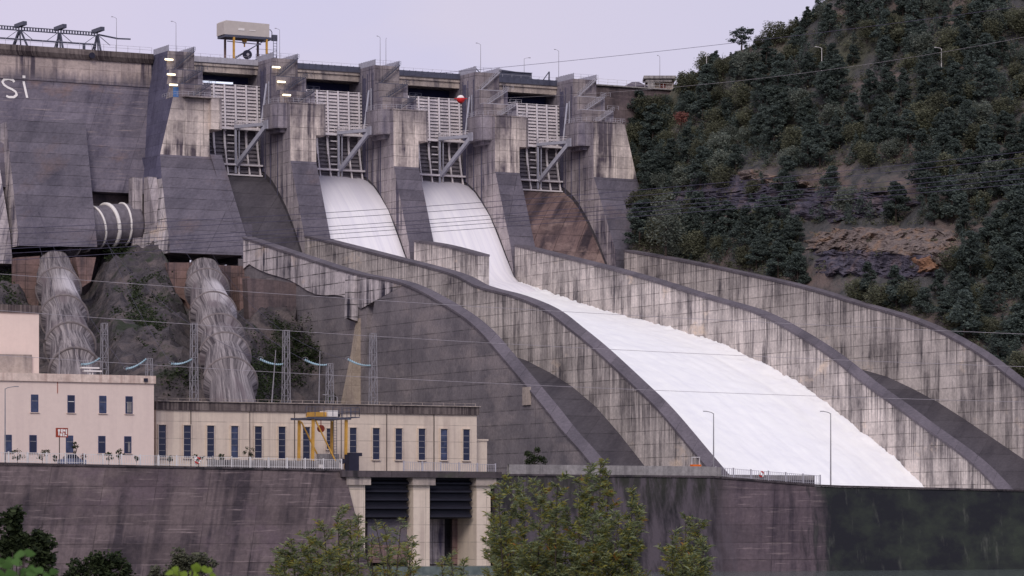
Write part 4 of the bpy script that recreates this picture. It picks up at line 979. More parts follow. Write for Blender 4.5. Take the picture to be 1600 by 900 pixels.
# ------------------------------------------------------------------ river walls, intake bay
WT = [(-230, 10.9), (-155, 10.25), (-92.5, 9.55), (-64, 9.0), (-19, 8.95), (6, 7.4), (51, 6.75), (120, 6.2)]
def river_wall(s0, s1, mat, label, bat=2.0, n=24, sshift=0):
    r = thing('river_wall', ((s0+s1)/2, 317, -9), label, 'wall', 'river retaining walls')
    m = MB(); ss = [s0+(s1-s0)*k/n for k in range(n+1)]
    tp = [(s, 317, lerp(WT, s)-.35) for s in ss]; bt = [(s+(sshift*(k/n)**3), 317+bat, -12) for k, s in enumerate(ss)]; bk = [(s, 314.5, lerp(WT, s)-.35) for s in ss]
    m.grid([bk, tp, bt]); m.add([bk[-1], tp[-1], bt[-1], (s1, 314.5, -12)], [(0, 1, 2, 3)]); m.add([bk[0], tp[0], bt[0], (s0, 314.5, -12)], [(0, 1, 2, 3)]); obj('wall', m, mat, r)
    m = MB()
    for a, b in zip(ss, ss[1:]):
        za, zb = lerp(WT, a), lerp(WT, b); m.add([(a, 314.4, za), (a, 317.25, za), (a, 317.25, za-.35), (b, 314.4, zb), (b, 317.25, zb), (b, 317.25, zb-.35)], [(0, 1, 4, 3), (1, 2, 5, 4)])
    obj('coping', m, M['river_stain'], r)
    return r
river_wall(-230, -92.6, M['river'], 'purple brown river wall below the office building', 6, sshift=3)
river_wall(-63.6, -17, M['river_mix'], 'dark streaked river wall behind the tall willows', 3)
river_wall(-17, 4.6, M['river_mix'], 'brown panelled river wall below the two deck lamp posts', 3)
river_wall(4.6, 120, M['river_mix'], 'black and green mossy river wall at the lower right', 3)
for s0, s1, mats, nm, lb in ((-230, -117, 'rail_white', 'white railing', 'white bar railing in front of the pink office building'), (-117, -93, 'rail_white', 'x', 'white bar railing in front of the left half of the powerhouse'), (-81, -63, 'rail', 'x', 'grey bar railing over the intake bay'), (-17.5, 5.2, 'rail', 'x', 'grey bar railing on the river wall in front of the white water')):
    r = thing('deck_railing', (s0, 316.6, 9), lb, 'railing')
    a = max(s0, -160)
    n = int((s1-a)/3.3)
    for k in range(n+1):
        s = a+(s1-a)*k/n; z = lerp(WT, s); m = MB(); m.box(s-.1, s+.1, 316.4, 316.6, z-.1, z+1.85); obj('post', m, M[mats], r)
    m = MB(); n = int((s1-a)/.42)
    for k in range(n):
        s = a+(s1-a)*k/n; z = lerp(WT, s); m.box(s-.035, s+.035, 316.45, 316.5, z, z+1.7)
    for k in range(20):
        p, q = a+(s1-a)*k/20, a+(s1-a)*(k+1)/20
        for h in (.25, 1.65): m.bar((p, 316.48, lerp(WT, p)+h), (q, 316.48, lerp(WT, q)+h), .07)
    obj('bar', m, M[mats], r)
# solid parapets behind / on the wall
m = MB()
for a, b in ((-117.5, -93),): m.box(a, b, 315.2, 315.5, 9.2, lerp(WT, b)+1.5)
tag(obj('deck_barrier', m, M['cap']), 'grey panel barrier behind the railing left of the yellow deck crane', 'barrier')
m = MB(); n = 12
for k in range(n):
    a, b = -60.5+(44)*k/n, -60.5+44*(k+1)/n; za, zb = lerp(WT, a), lerp(WT, b)
    m.add([(a, 316.2, za-.1), (a, 316.9, za-.1), (a, 316.9, za+1.7), (a, 316.2, za+1.7), (b, 316.2, zb-.1), (b, 316.9, zb-.1), (b, 316.9, zb+1.7), (b, 316.2, zb+1.7)], [(3, 2, 6, 7), (1, 2, 6, 5), (0, 3, 7, 4)])
tag(obj('parapet_wall', m, M['cap']), 'solid grey concrete parapet behind the willows', 'parapet')
m = MB(); m.box(-17, 4.6, 315.3, 315.6, 7.4, 9.2); tag(obj('deck_barrier', m, M['cap']), 'low pale panel behind the railing near the two deck lamp posts', 'barrier')
# intake bay
r = thing('intake_bay', (-78, 316, -8), 'tailrace bay with three pale concrete columns and dark shutters under the deck', 'intake structure')
m = MB(); m.box(-93.6, -62.6, 305.85, 318.2, 8.25, 9.35); obj('deck_slab', m, M['river_stain'], r)
for (a, b), cw in (((540, 572), 1), ((643, 673), 0), ((742, 768), 1)):
    s0, _ = on_t(a, 800, 317); s1, _ = on_t(b, 800, 317)
    m = MB(); m.box(s0+.35, s1-.2, 308, 317, -8, 6.9); f = obj('column', m, M['cream'], r)
    m = MB(); m.box(s0-.1, s1+.6, 308, 317.7, 6.9, 8.24); obj('capital', m, M['beam'], f)
m = MB(); m.box(-93, -63, 306, 307, -9, 8.3); obj('back_wall', m, M['chute'], r)
for j, (s0, s1) in enumerate(((-88.9, -79.9), (-76.2, -67.5))):
    m = MB()
    for q in range(5): m.prism([(315.4, 1.0+q*1.45+.1), (316.3, 1.0+q*1.45+.35), (316.3, 1.0+q*1.45+.6), (315.4, 2.0+q*1.45)], s0, s1, 's')
    m.box(s0, s1, 314, 315.3, 1.2, 8.25); obj('shutter', m, M['navy'], r)
m = MB(); s0, _ = on_t(572, 850, 314); s1, _ = on_t(636, 850, 314); m.box(s0, s1, 314.0, 314.6, -5.6, 1.0); obj('lower_panel', m, M['weathered'], r)
m = MB(); m.box(s0, s1, 314.6, 315.1, -6.6, -3.5); obj('rusty_panel', m, M['pinkfound'], r)
for a, b in ((672, 700), (712, 735)):
    s0, _ = on_t(a, 850, 311); s1, _ = on_t(b, 850, 311); m = MB(); m.box(s0, s1, 309, 309.6, -7, 1.0); obj('pale_panel', m, M['pier_side'] if a == 672 else M['pinkfound'], r)
m = MB(); m.box(-90, -60, 300, 326, -11, -7.15); tag(obj('water_apron', m, M['water']), 'smooth outflow sill at the foot of the intake columns', 'sill')

# deck lamps
for px, yt, lb, arm in ((1115, 645, 'left one of the two lamp posts in front of the white water', -1.5), (1298, 645, 'right one of the two lamp posts in front of the white water', -1.6), (8, 606, 'lamp post in front of the pink office building', 1.6)):
    s, z = on_t(px, yt, 315.5); zb = lerp(WT, s)-.2; lamp_post('street_lamp', (s, 315.5, zb), z-zb-.1, arm, lb, 'street lamp', 'lamp posts on the deck', r0=.11)
s, z = on_t(92.5, 545, 280); lamp_post('street_lamp', (s, 280, 25.5), z-25.5, .2, 'short post with a round lamp on the pink building roof', 'street lamp', None, r0=.1)
s, z = on_t(527, 620, 284); lamp_post('street_lamp', (s, 284, 21.8), z-21.8, -2.0, 'short lamp with a long left-hand arm on the powerhouse roof', 'street lamp', None, r0=.08)
for j, (px, yb, yt) in enumerate(((1104, 128, 82), (1284, 118, 75), (1471, 106, 76))):
    Y = hill_depth(px, yb); b = at(px, yb, Y-4); t = at(px, yt, Y-4); lamp_post('street_lamp', tuple(b-Vector((0, 0, 2))), t.z-b.z+2, -1.3, ('leftmost', 'middle', 'rightmost')[j]+' of the three road lamps among the hillside trees', 'street lamp', 'road lamps on the hillside', frame='W', mat='rail_white', r0=.1)
# flat white lights beside the left tower
for j, (px, py) in enumerate(((140, 575), (144, 580))):
    s, z = on_t(px, py, 272); m = MB(); m.box(s-1.7, s+1.7, 271.5, 272.5, z-.12, z+.14); m.box(s-.1, s+.1, 272, 272.2, 24, z)
    tag(obj('light_panel', m, M['white']), '%s flat white panel light behind the office roof' % ('upper', 'lower')[j], 'lamp')

# ------------------------------------------------------------------ lattice towers, insulators, cables
def tower(px, ytop, ybot, wd, label):
    s, zt = on_t(px, ytop, 262); zb = 14.0
    r = thing('lattice_tower', (s, 262, zb), label, 'tower', 'lattice towers behind the powerhouse')
    m = MB(); hw0, hw1 = wd*1.15, wd*.75
    n = int((zt-zb)/2.0); cor = []
    for k in range(n+1):
        f = k/n; h = hw0+(hw1-hw0)*f; z = zb+(zt-zb)*f; cor.append([(s+h*x, 262+h*y, z) for x, y in ((-1, -1), (1, -1), (1, 1), (-1, 1))])
    for k in range(4): m.bar(cor[0][k], cor[-1][k], .12)
    obj('leg', m, M['galv'], r); m = MB()
    for k in range(n):
        for j in range(4):
            a, b = (j, (j+1) % 4) if k % 2 else ((j+1) % 4, j)
            m.bar(cor[k][a], cor[k+1][b], .07)
        for j in range(4): m.bar(cor[k+1][j], cor[k+1][(j+1) % 4], .08)
    obj('lattice', m, M['galv'], r); return s
TW = [(163, 505, .62), (233, 560, .62), (303, 505, .62), (447, 516, .62), (515, 568, .62), (583, 521, .62)]
TN = ['first', 'second', 'third', 'fourth', 'fifth', 'sixth']
for j, (px, yt, wd) in enumerate(TW): tower(px, yt, 600, wd, '%s lattice tower from the left, %s' % (TN[j], ('tall', 'short', 'tall and next to the right penstock', 'tall', 'short and near the roof lamp', 'tall and rightmost')[j]))
for j, (px, yt, pb) in enumerate(((431, 547, 424), (500, 549, 498))):
    s, z = on_t(px, yt, 264); s2, _ = on_t(pb, 625, 264); m = MB(); m.tube([(s2, 264, 16), (s2, 264, 22), (s, 264, z)], [.16, .14, .06], 6)
    tag(obj('slender_mast', m, M['galv']), '%s slender mast beside the lattice towers' % ('left, slightly leaning', 'right, upright')[j], 'mast')
def sag(a, b, k, n=16): return [a.lerp(b, i/n)-Vector((0, 0, k*4*(i/n)*(1-i/n))) for i in range(n+1)]
IN = [((155, 560), (127, 570)), ((228, 561), (197, 577)), ((300, 561), (268, 569)), ((441, 569), (407, 562)), ((510, 570), (477, 563)), ((578, 571), (544, 562))]
for j, (a, b) in enumerate(IN):
    A, B = at(a[0], a[1], depth(*(on_t(a[0], a[1], 262)[0], 262))), at(b[0], b[1], depth(on_t(b[0], b[1], 262)[0], 262)-1)
    r = thing('insulator_string', tuple(B), 'pale blue insulator string hung on the %s lattice tower from the left' % TN[j], 'insulator', 'insulator strings on the lattice towers', 'W')
    for o in (0, .35):
        m = MB(); p = sag(A+Vector((0, o*2, 0)), B+Vector((0, o, o*.5)), .35, 22); m.tube(p, [.07 if i % 2 else .19 for i in range(23)], 8); obj('insulator_discs', m, M['insul'], r)
    m = MB(); pts = [B+Vector((.5*math.cos(q*math.pi/6), 0, .28+.3*math.sin(q*math.pi/6))) for q in range(13)]; m.tube(pts, .04, 5); obj('arcing_ring', m, M['galv'], r)
def cable(pts, rad, mat, label, group=None):
    m = MB(); m.tube(pts, rad, 5); return tag(obj('power_cable', m, mat, frame='W', smooth=True), label, 'cable', group)
UP = [(100, 430), (150, 440), (215, 440), (215, 430), (300, 430), (425, 483)]
UPX = [(40, 300), (60, 330), (150, 330), (140, 345), (250, 330), (330, 395)]
for j, (a, b) in enumerate(IN):
    B = at(b[0], b[1], depth(on_t(b[0], b[1], 262)[0], 262)-1); ux, uy = UPX[j]
    A = at(ux, uy, 880); cable(sag(B, A, 3.0 if j < 3 else 5.0), .035, M['cable'], 'thin diagonal cable rising from the %s insulator string to the dam' % TN[j], 'diagonal cables from the insulators')
def curve(pp, Y0, Y1, n=40, x0=-60, x1=1660):
    # quadratic through three photo points, depth interpolated between the two ends
    (a, fa), (b, fb), (c, fc) = pp; out = []
    for i in range(n+1):
        x = x0+(x1-x0)*i/n
        y = fa*(x-b)*(x-c)/((a-b)*(a-c))+fb*(x-a)*(x-c)/((b-a)*(b-c))+fc*(x-a)*(x-b)/((c-a)*(c-b))
        # perspective-correct straight run in plan
        u = (x-x0)/(x1-x0); Y = 1/((1-u)/Y0+u/Y1); out.append(at(x, y, Y))
    return out
ON = ['highest', 'second highest', 'third', 'fourth', 'fifth', 'lowest']
for j, (a, b, c) in enumerate(((333, 300, 237), (342, 309, 246), (355, 321, 263), (361, 328, 271), (367, 334, 279), (375, 341, 287))):
    cable(curve([(500, a), (960, b), (1600, c)], 560, 640), .045, M['cable'], '%s dark cable of the bundle sweeping across the gate piers' % ON[j], 'cable bundle crossing the spillway')
for j, pp in enumerate((((0, 428), (780, 481), (1600, 522)), ((65, 490), (750, 535), (1600, 573)), ((60, 559), (750, 598), (1600, 628)))):
    cable(curve(pp, 500, 560), .032, M['cable_light'], '%s light cable of the three running across the powerhouse yard' % ('uppermost', 'middle', 'lowest')[j], 'light cables above the powerhouse')
cable(curve([(700, 113), (1130, 69), (1600, 9)], 900, 760, x0=640), .05, M['cable'], 'single cable crossing the sky above the right half of the dam')
w2 = curve([(719, 155), (1200, 121), (1600, 58)], 700, 700, x0=700); cable(w2, .02, M['cable_light'], 'very thin cable carrying the red and white marker ball')
c = at(720, 155, 700)
r = thing('marker_ball', tuple(c-Vector((0, 0, .9))), 'red and white aircraft warning ball on a cable in front of the fourth pier', 'marker ball', frame='W')
m = MB(); vs = []; 
for i in range(13):
    th_ = math.pi*i/12
    for k in range(20): vs.append(c+Vector((math.sin(th_)*math.cos(k*math.pi/10), math.sin(th_)*math.sin(k*math.pi/10), math.cos(th_)))*.85)
m.add(vs, [(i*20+k, i*20+(k+1) % 20, (i+1)*20+(k+1) % 20, (i+1)*20+k) for i in range(12) for k in range(20)], [1 if (i < 5 and 8 < k < 18) else 0 for i in range(12) for k in range(20)])
obj('shell', m, [M['red'], M['white']], r, smooth=True); m = MB(); m.tube([c+Vector((-1.3, 0, .1)), c+Vector((1.3, 0, .1))], .1, 6); obj('clamp', m, M['red'], r)

# ------------------------------------------------------------------ deck things
# car
s, _ = on_t(112, 712, 309); r = thing('parked_car', (s, 309, 9.7), 'silver blue parked car in front of the pink office building', 'car')
L = 2.3
m = MB(); m.prism([(s-L, 10.142), (s-L, 10.814), (s-L+.25, 11.038), (s-1.05, 11.150), (s+1.1, 11.150), (s+L-.1, 10.982), (s+L, 10.646), (s+L, 10.142)], 308.1, 309.9, 't'); obj('body', m, M['carpaint'], r)
m = MB(); m.prism([(s-1.5, 11.150), (s-.85, 11.766), (s+.55, 11.766), (s+1.2, 11.150)], 308.2, 309.8, 't'); obj('cabin', m, M['glass'], r)
m = MB(); m.prism([(s-.85, 11.766), (s+.55, 11.766), (s+.4, 11.856), (s-.7, 11.856)], 308.25, 309.75, 't'); obj('roof', m, M['carpaint'], r)
for q in (-1.3, 1.3):
    for t_ in (308.2, 309.8):
        m = MB(); m.disc((s+q, t_, 10.142), (0, 1, 0), .34, .24, 16); f = obj('wheel', m, M['black'], r); m = MB(); m.disc((s+q, t_+(.1 if t_ > 309 else -.1), 10.142), (0, 1, 0), .2, .1, 12); obj('rim', m, M['galv'], f)
for q in (308.4, 309.6):
    m = MB(); m.box(s+L-.05, s+L+.03, q-.2, q+.2, 10.590, 10.780); obj('headlight', m, M['white'], r)
# notice board
s0, zt = on_t(87, 668.5, 312); s1, zb = on_t(106, 683.5, 312); sp0, _ = on_t(93, 690, 312)
r = thing('notice_board', (sp0, 312, 9), 'rusty red and white notice board on a pole by the pink building', 'sign')
m = MB(); m.box(s0, s1, 312, 312.08, zb, zt); obj('board', m, M['rust'], r)
m = MB(); random.seed(3)
dx, dz = (s1-s0), (zt-zb)
for a, b, c_, d_ in ((.17, .36, .62, .86), (.2, .3, .2, .62), (.42, .56, .5, .88), (.6, .78, .62, .84), (.82, .92, .34, .86), (.36, .54, .12, .42), (.6, .7, .1, .5), (.74, .9, .12, .26)): m.box(s0+dx*a, s0+dx*b, 312.08, 312.1, zb+dz*c_, zb+dz*d_)
obj('faded_marks', m, M['white'], r); m = MB(); m.bar((sp0, 311.95, 9), (sp0, 311.95, zt-.2), .12); obj('pole', m, M['bark'], r)
# life rings
for px, py, lb in ((1190, 741, 'red and white life ring hung on the grey railing by the white water'), (309, 719.5, 'red and white life ring on the white railing before the powerhouse')):
    s, z = on_t(px, py, 316.9); r = thing('life_ring', (s, 316.9, z-.6), lb, 'life ring')
    for q in range(4):
        m = MB(); m.tube([(s+.46*math.cos(q*math.pi/2+k*math.pi/12+.3), 316.9, z+.46*math.sin(q*math.pi/2+k*math.pi/12+.3)) for k in range(7)], .13, 8); obj('segment', m, M['red'] if q % 2 == 0 else M['white'], r, smooth=True)
# orange winch on the wall
s, z = on_t(1087, 728, 313.5); r = thing('winch_frame', (s, 313.5, 8.7), 'small orange machine under a steel frame on the deck before the chute wall', 'winch')
m = MB(); m.box(s-.9, s+.9, 313, 314, z-.9, z+.25); obj('machine', m, M['orange'], r)
m = MB()
for q in (-.8, .8): m.bar((s+q, 313.5, z-.8), (s+q, 313.5, z+1.6), .12)
m.bar((s-.9, 313.5, z+1.6), (s+.9, 313.5, z+1.6), .14); obj('frame', m, M['rail_white'], r)
m = MB(); m.box(-97, -96, 315.6, 316.0, 9.6, 10.4); tag(obj('junction_box', m, M['white']), 'small white box on the railing left of the yellow deck crane', 'box')

# ------------------------------------------------------------------ vegetation
def tufts(m, n, fn, size, flat=.35, mi=0, rng=random):
    for _ in range(n):
        p = Vector(fn()); a = rng.uniform(0, 6.283); e = rng.uniform(-.6, .9)
        x = Vector((math.cos(a), math.sin(a), e*.6)).normalized(); u = Vector((rng.uniform(-1, 1), rng.uniform(-1, 1), rng.uniform(.2, 1))).normalized()
        y = x.cross(u).normalized(); s = size*rng.uniform(.6, 1.35)
        m.add([p-x*s*.5-y*s*flat*.5, p+x*s*.5-y*s*flat*.2, p+x*s*.45+y*s*flat, p-x*s*.3+y*s*flat*.8], [(0, 1, 2, 3)], mi)
def make_pine(seed, h, w_, n, mat, kind='pine', label='', group='trees covering the hillside'):
    rng = random.Random(seed)
    r = thing('pine_tree' if kind == 'pine' else 'broadleaf_tree', (0, 0, 0), label, 'tree', group, 'W')
    m = MB(); m.tube([(0, 0, -1.0), (.08, 0, h*.4), (.02, .05, h*.92)], [.24, .16, .04], 6)
    limbs = []
    for k in range(12):
        z = h*(.2+.7*k/12); a = rng.uniform(0, 6.28); L = w_*(1.05-(z/h))*.9 if kind == 'pine' else w_*.7*math.sin(math.pi*min(.95, z/h))
        e = (math.cos(a)*L, math.sin(a)*L, z+L*.25); limbs.append((z, e)); m.tube([(0, 0, z), e], [.07, .02], 4)
    obj('trunk', m, M['bark'], r)
    clumps = []
    for k in range(34 if kind == 'pine' else 30):
        if kind == 'pine':
            z = h*(.14+.84*(k/34)**.9); rad = w_*(1.08-(z/h))**.8*rng.uniform(.35, 1.0); a = rng.uniform(0, 6.28); c = (rad*math.cos(a), rad*math.sin(a), z); rr = w_*rng.uniform(.22, .4)*(1.2-.6*z/h)
        else:
            z = h*rng.uniform(.22, .9); q = math.sin(math.pi*min(1, max(0, (z/h-.08)/.95)))**.6; rad = w_*q*rng.uniform(.2, .95); a = rng.uniform(0, 6.28); c = (rad*math.cos(a), rad*math.sin(a), z); rr = w_*rng.uniform(.28, .45)
        clumps.append((c, rr))
    def fn():
        c, rr = rng.choice(clumps)
        v = Vector((rng.gauss(0, 1), rng.gauss(0, 1), rng.gauss(0, 1))).normalized()*rr*rng.uniform(.4, 1.25)
        if kind == 'pine': v.z *= .5
        return (c[0]+v.x, c[1]+v.y, c[2]+v.z)
    m = MB(); tufts(m, n, fn, .42 if kind == 'pine' else .38, .38, rng=rng); obj('crown', m, M[mat], r, normals=False)
    return r
PINE = 'dark green pine among the closely packed trees on the hillside'
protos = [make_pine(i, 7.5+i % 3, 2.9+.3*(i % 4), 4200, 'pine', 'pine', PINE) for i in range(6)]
BRO = 'bushy dull green broadleaf tree among the pines on the hillside'
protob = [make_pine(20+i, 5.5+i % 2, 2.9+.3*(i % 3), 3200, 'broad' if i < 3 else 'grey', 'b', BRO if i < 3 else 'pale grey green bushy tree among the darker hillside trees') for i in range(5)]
rng = random.Random(11)
first = {}
def plant(proto, px, py, sc_, label=None, group=None, toff=-1.5):
    Y = hill_depth(px, py)+toff; p = at(px, py, Y)-Vector((0, 0, .6))
    if proto.name not in first:
        first[proto.name] = 1; o = proto; o.location = p; o.rotation_euler = (0, 0, rng.uniform(0, 6.28)); o.scale = (sc_,)*3
        if label: o['label'] = label
    else: o = dup(proto, p, label, group, rng.uniform(0, 6.28), sc_)
    return o
def clear(px, py):
    if 1140 < px < 1440 and 262 < py < 302: return .96
    if 1060 < px < 1440 and 300 <= py < 345: return .8
    if 1250 < px < 1495 and 352 < py < 462: return .99
    if 1130 < px < 1380 and 45 < py < 165: return .62
    return .0
placed = []; cnt = 0; tries = 0
while cnt < 290 and tries < 20000:
    tries += 1
    px = rng.uniform(985, 1640); a, b = lerp(YY, px), lerp(YR, px); py = rng.uniform(max(b, -8)+4, a-2)
    if py < 0: continue
    if rng.random() < clear(px, py): continue
    if px < 1062 and py < 172: continue
    if any(abs(px-x) < 16 and abs(py-y) < 13 for x, y in placed): continue
    placed.append((px, py)); cnt += 1
    low = (lerp(YY, px)-py) < 110
    if rng.random() < (.5 if low or px < 1180 else .28): plant(rng.choice(protob[:3] if rng.random() < .75 else protob[3:]), px, py, rng.uniform(.75, 1.3))
    else: plant(rng.choice(protos), px, py, rng.uniform(.85, 1.45)*(.8 if py < 150 else 1)*(.6 if py-lerp(YR, px) < 35 else 1))
# ridge trees against the sky
px = 1050
while px < 1310:
    px += rng.uniform(5, 17)
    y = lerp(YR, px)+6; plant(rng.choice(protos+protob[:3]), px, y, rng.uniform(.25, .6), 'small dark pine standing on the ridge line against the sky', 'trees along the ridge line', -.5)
# individual trees
t_ = make_pine(77, 9, 3.6, 2400, 'grey', 'b', 'large pale grey green tree beside the last pier'); 
p = at(1040, 395, 925); t_.location = p; t_.scale = (1.55, 1.4, 1.75)
t_ = make_pine(78, 4, 2.6, 900, 'redleaf', 'b', 'reddish bush on the slope just below the gatehouse', None); t_.location = at(1064, 196, 968); t_.scale = (1, 1, .9)
t_ = make_pine(79, 5, 2.6, 1300, 'pine', 'b', 'round dark bush in front of the cream gatehouse', None); t_.location = at(1042, 163, 986); t_.scale = (.55,)*3
def umbrella(seed):
    rg = random.Random(seed); r = thing('umbrella_pine', (0, 0, 0), 'flat topped umbrella pine standing out on the ridge against the sky', 'tree', frame='W')
    m = MB(); m.tube([(0, 0, -1), (.2, 0, 3), (-.1, 0, 6), (.1, 0, 7.6)], [.3, .24, .16, .08], 7)
    cl_ = [(.2, 7.6, 2.2), (-1.6, 6.6, 1.7), (1.9, 6.7, 1.8), (-.6, 5.4, 2.0), (1.2, 5.0, 1.9), (-2.4, 4.2, 1.5), (.3, 3.6, 2.0), (2.6, 7.4, 1.0)]
    for x, z, q in cl_: m.tube([(0, 0, z-1.2), (x, 0, z-.1)], [.1, .04], 5)
    obj('trunk', m, M['bark'], r)
    def fn():
        x, z, q = rg.choice(cl_); return (x+rg.gauss(0, .42)*q, rg.gauss(0, .5)*q, z+rg.gauss(0, .17)*q)
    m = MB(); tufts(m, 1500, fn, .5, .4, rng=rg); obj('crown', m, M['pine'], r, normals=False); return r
u = umbrella(5); Y = hill_depth(1160, 80); u.location = at(1158, 84, Y); u.scale = (.98, .98, .9)
# scrub cover on the hill: nobody could count it
rg = random.Random(5); m = MB()
def scrub():
    px = rg.uniform(970, 1630); a, b = lerp(YY, px), lerp(YR, px); py = rg.uniform(b+1, a-1); Y = hill_depth(px, py)
    return at(px, py, Y-1.2)+Vector((0, 0, rg.uniform(0, .9)))
cur = []
def fn2():
    global cur
    if not cur:
        while True:
            px = rg.uniform(970, 1630); a, b = lerp(YY, px), lerp(YR, px); py = rg.uniform(b+1, a-1)
            if py < -10 or rg.random() < clear(px, py)*.9 or (px < 1060 and py < 168): continue
            break
        c = at(px, py, hill_depth(px, py)-1.0); q = rg.uniform(.5, 1.4)
        cur = [c+Vector((rg.gauss(0, .6)*q, rg.gauss(0, .4)*q, abs(rg.gauss(0, .7))*q)) for _ in range(28)]
    return cur.pop()
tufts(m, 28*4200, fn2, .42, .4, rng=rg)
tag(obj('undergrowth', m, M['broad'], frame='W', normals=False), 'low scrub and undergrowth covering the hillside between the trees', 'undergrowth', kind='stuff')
# smaller trees between the larger ones: past the count of individuals
rg = random.Random(15); m = MB(); cur = []
def fn4():
    global cur
    if not cur:
        while True:
            px = rg.uniform(985, 1640); a, b = lerp(YY, px), lerp(YR, px); py = rg.uniform(b+6, a-4)
            if py < -15 or rg.random() < clear(px, py)*1.0 or (px < 1062 and py < 172): continue
            break
        c = at(px, py, hill_depth(px, py)-1.2); h = rg.uniform(3.0, 6.0); w_ = h*rg.uniform(.28, .42); cur = []
        cc_ = [(rg.uniform(0, 6.28), rg.random()) for _ in range(12)]
        for _ in range(230):
            a_, u_ = rg.choice(cc_); z_ = h*(.15+.85*u_); q_ = w_*(1.1-u_)**.7
            cur.append(c+Vector((math.cos(a_)*q_*.6+rg.gauss(0, .33)*q_, math.sin(a_)*q_*.6+rg.gauss(0, .33)*q_, z_+rg.gauss(0, .1)*h)))
    return cur.pop()
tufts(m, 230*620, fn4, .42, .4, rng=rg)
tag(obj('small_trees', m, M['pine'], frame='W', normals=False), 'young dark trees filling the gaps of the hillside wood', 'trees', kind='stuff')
# scrub on the rock slope
rg = random.Random(8); m = MB(); cur = []
def fn3():
    global cur
    if not cur:
        while True:
            px, py, sd = rg.choice(((235, 470, 26), (400, 585, 24), (440, 560, 26), (20, 440, 20), (20, 460, 18), (225, 510, 20), (480, 560, 24), (410, 600, 25), (205, 380, 18), (280, 600, 14), (460, 480, 22), (170, 385, 14)))
            px += rg.gauss(0, sd); py += rg.gauss(0, sd*.8)
            # march the ray to the slope
            ok = None
            for q in range(120):
                Y = 670+q*2; p = at(px, py, Y)
                if p.z < slope_z(p.x, Y)+.5: ok = p; break
            if ok: break
        q = rg.uniform(.6, 1.6); cur = [ok+Vector((rg.gauss(0, .8)*q, rg.gauss(0, .5)*q, rg.gauss(.5, .7)*q)) for _ in range(26)]
    return cur.pop()
tufts(m, 26*800, fn3, .5, .45, rng=rg)
tag(obj('slope_scrub', m, M['shrub'], frame='W', normals=False), 'dark scrub clinging to the rock slope around the penstocks', 'scrub', kind='stuff')

# small bushes and saplings on the deck
def bush(px, pyb, w_px, h_px, t, mat, label, seed, name='shrub', n=500, size=.28, group=None, stem=True):
    rg = random.Random(seed); s, zb = on_t(px, pyb, t); Y = depth(s, t); b = W(s, t, zb); k = Y/F_; wd, h = w_px*k, h_px*k
    r = thing(name, tuple(b), label, 'shrub', group, 'W')
    m = MB(); m.tube([b, b+Vector((.05, 0, h*.75))], [.06, .03], 5)
    for q in range(5):
        a = rg.uniform(0, 6.28); m.tube([b+Vector((0, 0, h*.3)), b+Vector((math.cos(a)*wd*.35, math.sin(a)*wd*.35, h*rg.uniform(.55, .85)))], [.04, .015], 4)
    obj('stem', m, M['bark'], r)
    cl_ = [(rg.gauss(0, .22)*wd, rg.gauss(0, .2)*wd, h*rg.uniform(.45 if stem else .12, .92), wd*rg.uniform(.12, .24)) for _ in range(9)]
    def fn():
        c = rg.choice(cl_); v = Vector((rg.gauss(0, 1), rg.gauss(0, 1), rg.gauss(0, 1))).normalized()*c[3]*rg.uniform(.3, 1.1)
        return b+Vector((c[0]+v.x, c[1]+v.y, c[2]+v.z))
    m = MB(); tufts(m, n, fn, size, .5, rng=rg); obj('foliage', m, M[mat], r, normals=False); return r
DB = [(27, 722, 20, 24, 'sapling by the left edge below the first lower window'), (66, 722, 22, 26, 'sapling left of the notice board'), (86, 722, 12, 16, 'low plant under the notice board'), (117, 720, 12, 38, 'narrow dark conifer behind the parked car'), (130, 721, 12, 20, 'reddish plant right of the parked car'), (170, 721, 14, 20, 'left plant of the pair before the pink wall'), (186, 722, 14, 26, 'right plant of the pair before the pink wall'), (213, 721, 8, 14, 'tiny bare plant near the corner of the pink wall'), (265, 723, 12, 18, 'small bush beside the first powerhouse window'), (310, 724, 18, 20, 'small bush above the life ring before the powerhouse'), (346, 724, 12, 20, 'small dark sapling right of the life ring'), (388, 725, 18, 32, 'leafy green sapling between the fourth and fifth powerhouse windows')]
for j, (px, pb, w_, h_, lb) in enumerate(DB): bush(px, pb+5, w_, h_, 311.5, 'shrub' if j != 4 else 'redleaf', lb, 40+j, group='small plants along the deck', n=260, size=.2)
bush(835, 728, 38, 32, 300, 'shrub', 'round dark clipped bush behind the grey parapet', 60, n=1500, size=.25, stem=False)

